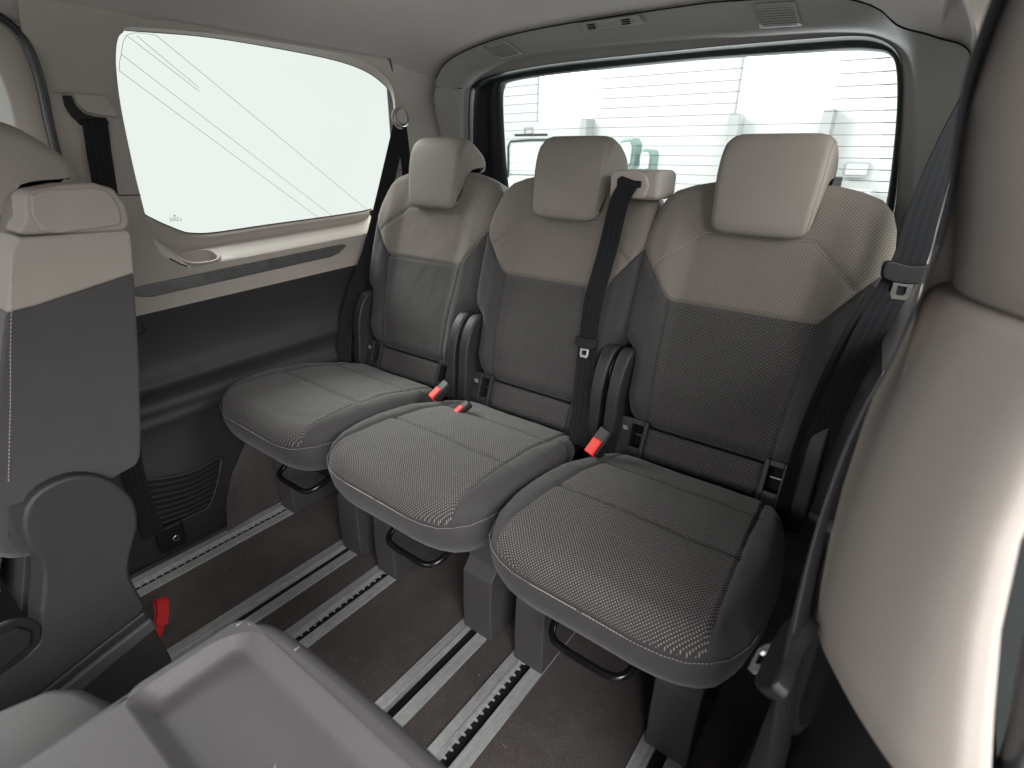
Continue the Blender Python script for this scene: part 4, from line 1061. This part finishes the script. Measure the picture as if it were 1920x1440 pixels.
strap("webbing", [(.0, 1.27, 1.08), (-.006, 1.22, 1.02), (-.010, 1.13, .91), (-.010, 1.08, .845), (-.028, 1.05, .76), (-.045, 1.03, .66), (-.060, 1.01, .54), (-.070, 1.0, .42), (-.075, .99, .33)], .047, [(.3, 1, 0), (.5, .9, 0), (.9, .45, 0), (1, .3, 0), (1, .3, 0), (1, .4, 0), (1, .3, .0), (.9, .4, .0), (.8, .5, .0)], MT['belt'], t)
strap("webbing", [(-.030, 1.052, .80), (-.058, 1.04, .68), (-.078, 1.015, .55), (-.085, .985, .43), (-.09, .96, .36)], .045, [(1, .4, 0), (1, .5, 0), (.8, .7, 0), (.6, .8, 0), (.5, .9, 0)], MT['belt'], t)
tongue(t, (-.008, 1.062, .832), (1, .35, -.04), (-.45, -.2, -1), 1.12)
# left pillar belt
t = thing("seat_belt", "dark blue-black belt coming out of the slot in the left pillar", "seat belt", (-1.40, .45, 1.06), group="black seat belts")
sl_ = [(.419, 1.096), (.434, 1.096), (.437, 1.078), (.447, 1.066), (.462, 1.061), (.484, 1.060), (.487, 1.048), (.470, 1.040), (.436, 1.044), (.424, 1.060), (.418, 1.078)]
prism("belt_slot", sl_, 'x', -1.416, -1.4095, MT['black'], t, bev=.002)
prism("slot_hood", [(.405, 1.100), (.490, 1.100), (.505, 1.060), (.492, 1.063), (.470, 1.064), (.450, 1.069), (.440, 1.082), (.436, 1.0985)], 'x', -1.416, -1.402, MT['trim'], t, bev=.004)
strap("webbing", [(-1.412, .460, 1.058), (-1.404, .459, 1.045), (-1.404, .452, .99), (-1.405, .445, .92), (-1.407, .430, .80), (-1.40, .385, .60), (-1.375, .335, .30), (-1.348, .330, .12)], .044, (.0, 1, .05), MT['belt'], t)

# ------------------------------------------------------------------ right pillar (nearest to the camera)
t = thing("cabin_pillar", "large beige pillar cover blurred in the right foreground", "pillar", (.05, .45, 0))
def col(z, xo, grow=0.0, f=0.0):
    P_ = [(.075, .60), (.03, .575), (.008, .54), (0, .495), (.001, .468), (.008, .444), (.022, .419), (.039 + .1*f, .395 - .2*f), (.056 + .4*f, .373 - .5*f), (.068 + .8*f, .3625 - .7*f), (.0765 + .9*f, .361 - .7*f), (.083 + f, .368 - .7*f), (.086 + f, .40 - .5*f), (.088 + f, .47)]
    return [(x + xo - grow, y, z) for x, y in P_]
def column(nm, lev, m, parent):
    rows = []
    for z, xo, g, fl_ in lev: rows.append([tuple(p) for p in cr([np.array(q) for q in col(z, xo, g, fl_)], 4)])
    return grid(nm, rows, m, parent)
column("upper_cover", [(1.30, .06, 0, 0), (1.24, .045, 0, 0), (1.18, .026, 0, 0), (1.12, .010, 0, 0), (1.07, .001, 0, 0), (1.03, -.002, 0, 0), (1.0, .002, 0, 0), (.96, .014, 0, 0), (.935, .021, 0, 0), (.918, .024, 0, 0), (.9155, .027, -.004, 0), (.914, .034, -.008, 0)], MT['trim'], t)
column("lower_cover", [(.915, .034, -.006, 0), (.9145, .020, 0, 0), (.912, .015, 0, 0), (.905, .011, 0, 0), (.88, .005, 0, 0), (.85, .001, 0, .001), (.80, -.002, 0, .004), (.74, -.003, 0, .013), (.68, -.001, 0, .024), (.63, .003, 0, .032), (.60, .007, 0, .037), (.597, .012, 0, .034)], MT['trim'], t)
column("foot_cover", [(.605, .016, 0, .030), (.58, .014, 0, .034), (.50, .016, 0, .045), (.38, .012, 0, .05), (.2, .006, 0, .06), (.0, .0, 0, .06)], MT['black'], t)
sm = [tuple(np.array(p)) for p in cr([np.array((x + .022, y, z)) for x, y, z in [(.085 + fl, .41, zz) for zz, fl in ((1.3, .03), (1.1, .0), (.9, .0), (.8, .006), (.7, .022), (.6, .038), (.4, .05), (.1, .05))]], 6)]
tube("door_seal", sm, .011, MT['rubber'], t, 8)
box("door_frame", (.103, .47, -.1), (.34, .53, 1.36), MT['hatch'], t, bev=.006)
# its belt
t = thing("seat_belt", "nearest belt, seen edge-on beside the blurred pillar, with a big black tongue", "seat belt", (0, .43, 1.08), group="black seat belts")
strap("webbing", [(.004, .462, 1.085), (.0, .440, 1.035), (.009, .430, .95), (.004, .428, .885), (-.003, .426, .84), (-.007, .424, .80), (-.009, .422, .73), (-.005, .420, .63), (.002, .421, .55), (.010, .425, .45), (.02, .44, .2)], .044, [(.25, 1, 0), (.12, 1, 0), (.05, 1, 0), (.02, 1, 0), (.04, 1, 0), (.06, 1, 0), (.10, 1, 0), (.18, 1, 0), (.25, 1, 0), (.3, 1, 0), (.3, 1, 0)], MT['belt'], t)
ed = [np.array(p) + (-.0015, -.0222, 0) for p in cr([(.009, .430, .95), (.004, .428, .885), (-.003, .426, .84), (-.007, .424, .80), (-.009, .422, .73), (-.005, .421, .64)], 6)]
tag(stitches("selvedge_thread", [tuple(p) for p in ed], (-.8, -.6, 0), t.children[0], MT["thread_dark"], gap=.0036, ln=.0022, w=.00035, lift=.0004), kind="stuff")
tongue(t, (-.006, .414, .600), (.12, 1, .35), (-.55, -.35, -1), 1.25)
box("door_step", (.10, -2.2, -.02), (.17, .36, .012), MT['dark'], bev=.004)["kind"] = "structure"
tag(bpy.data.objects["door_step"], kind="structure")
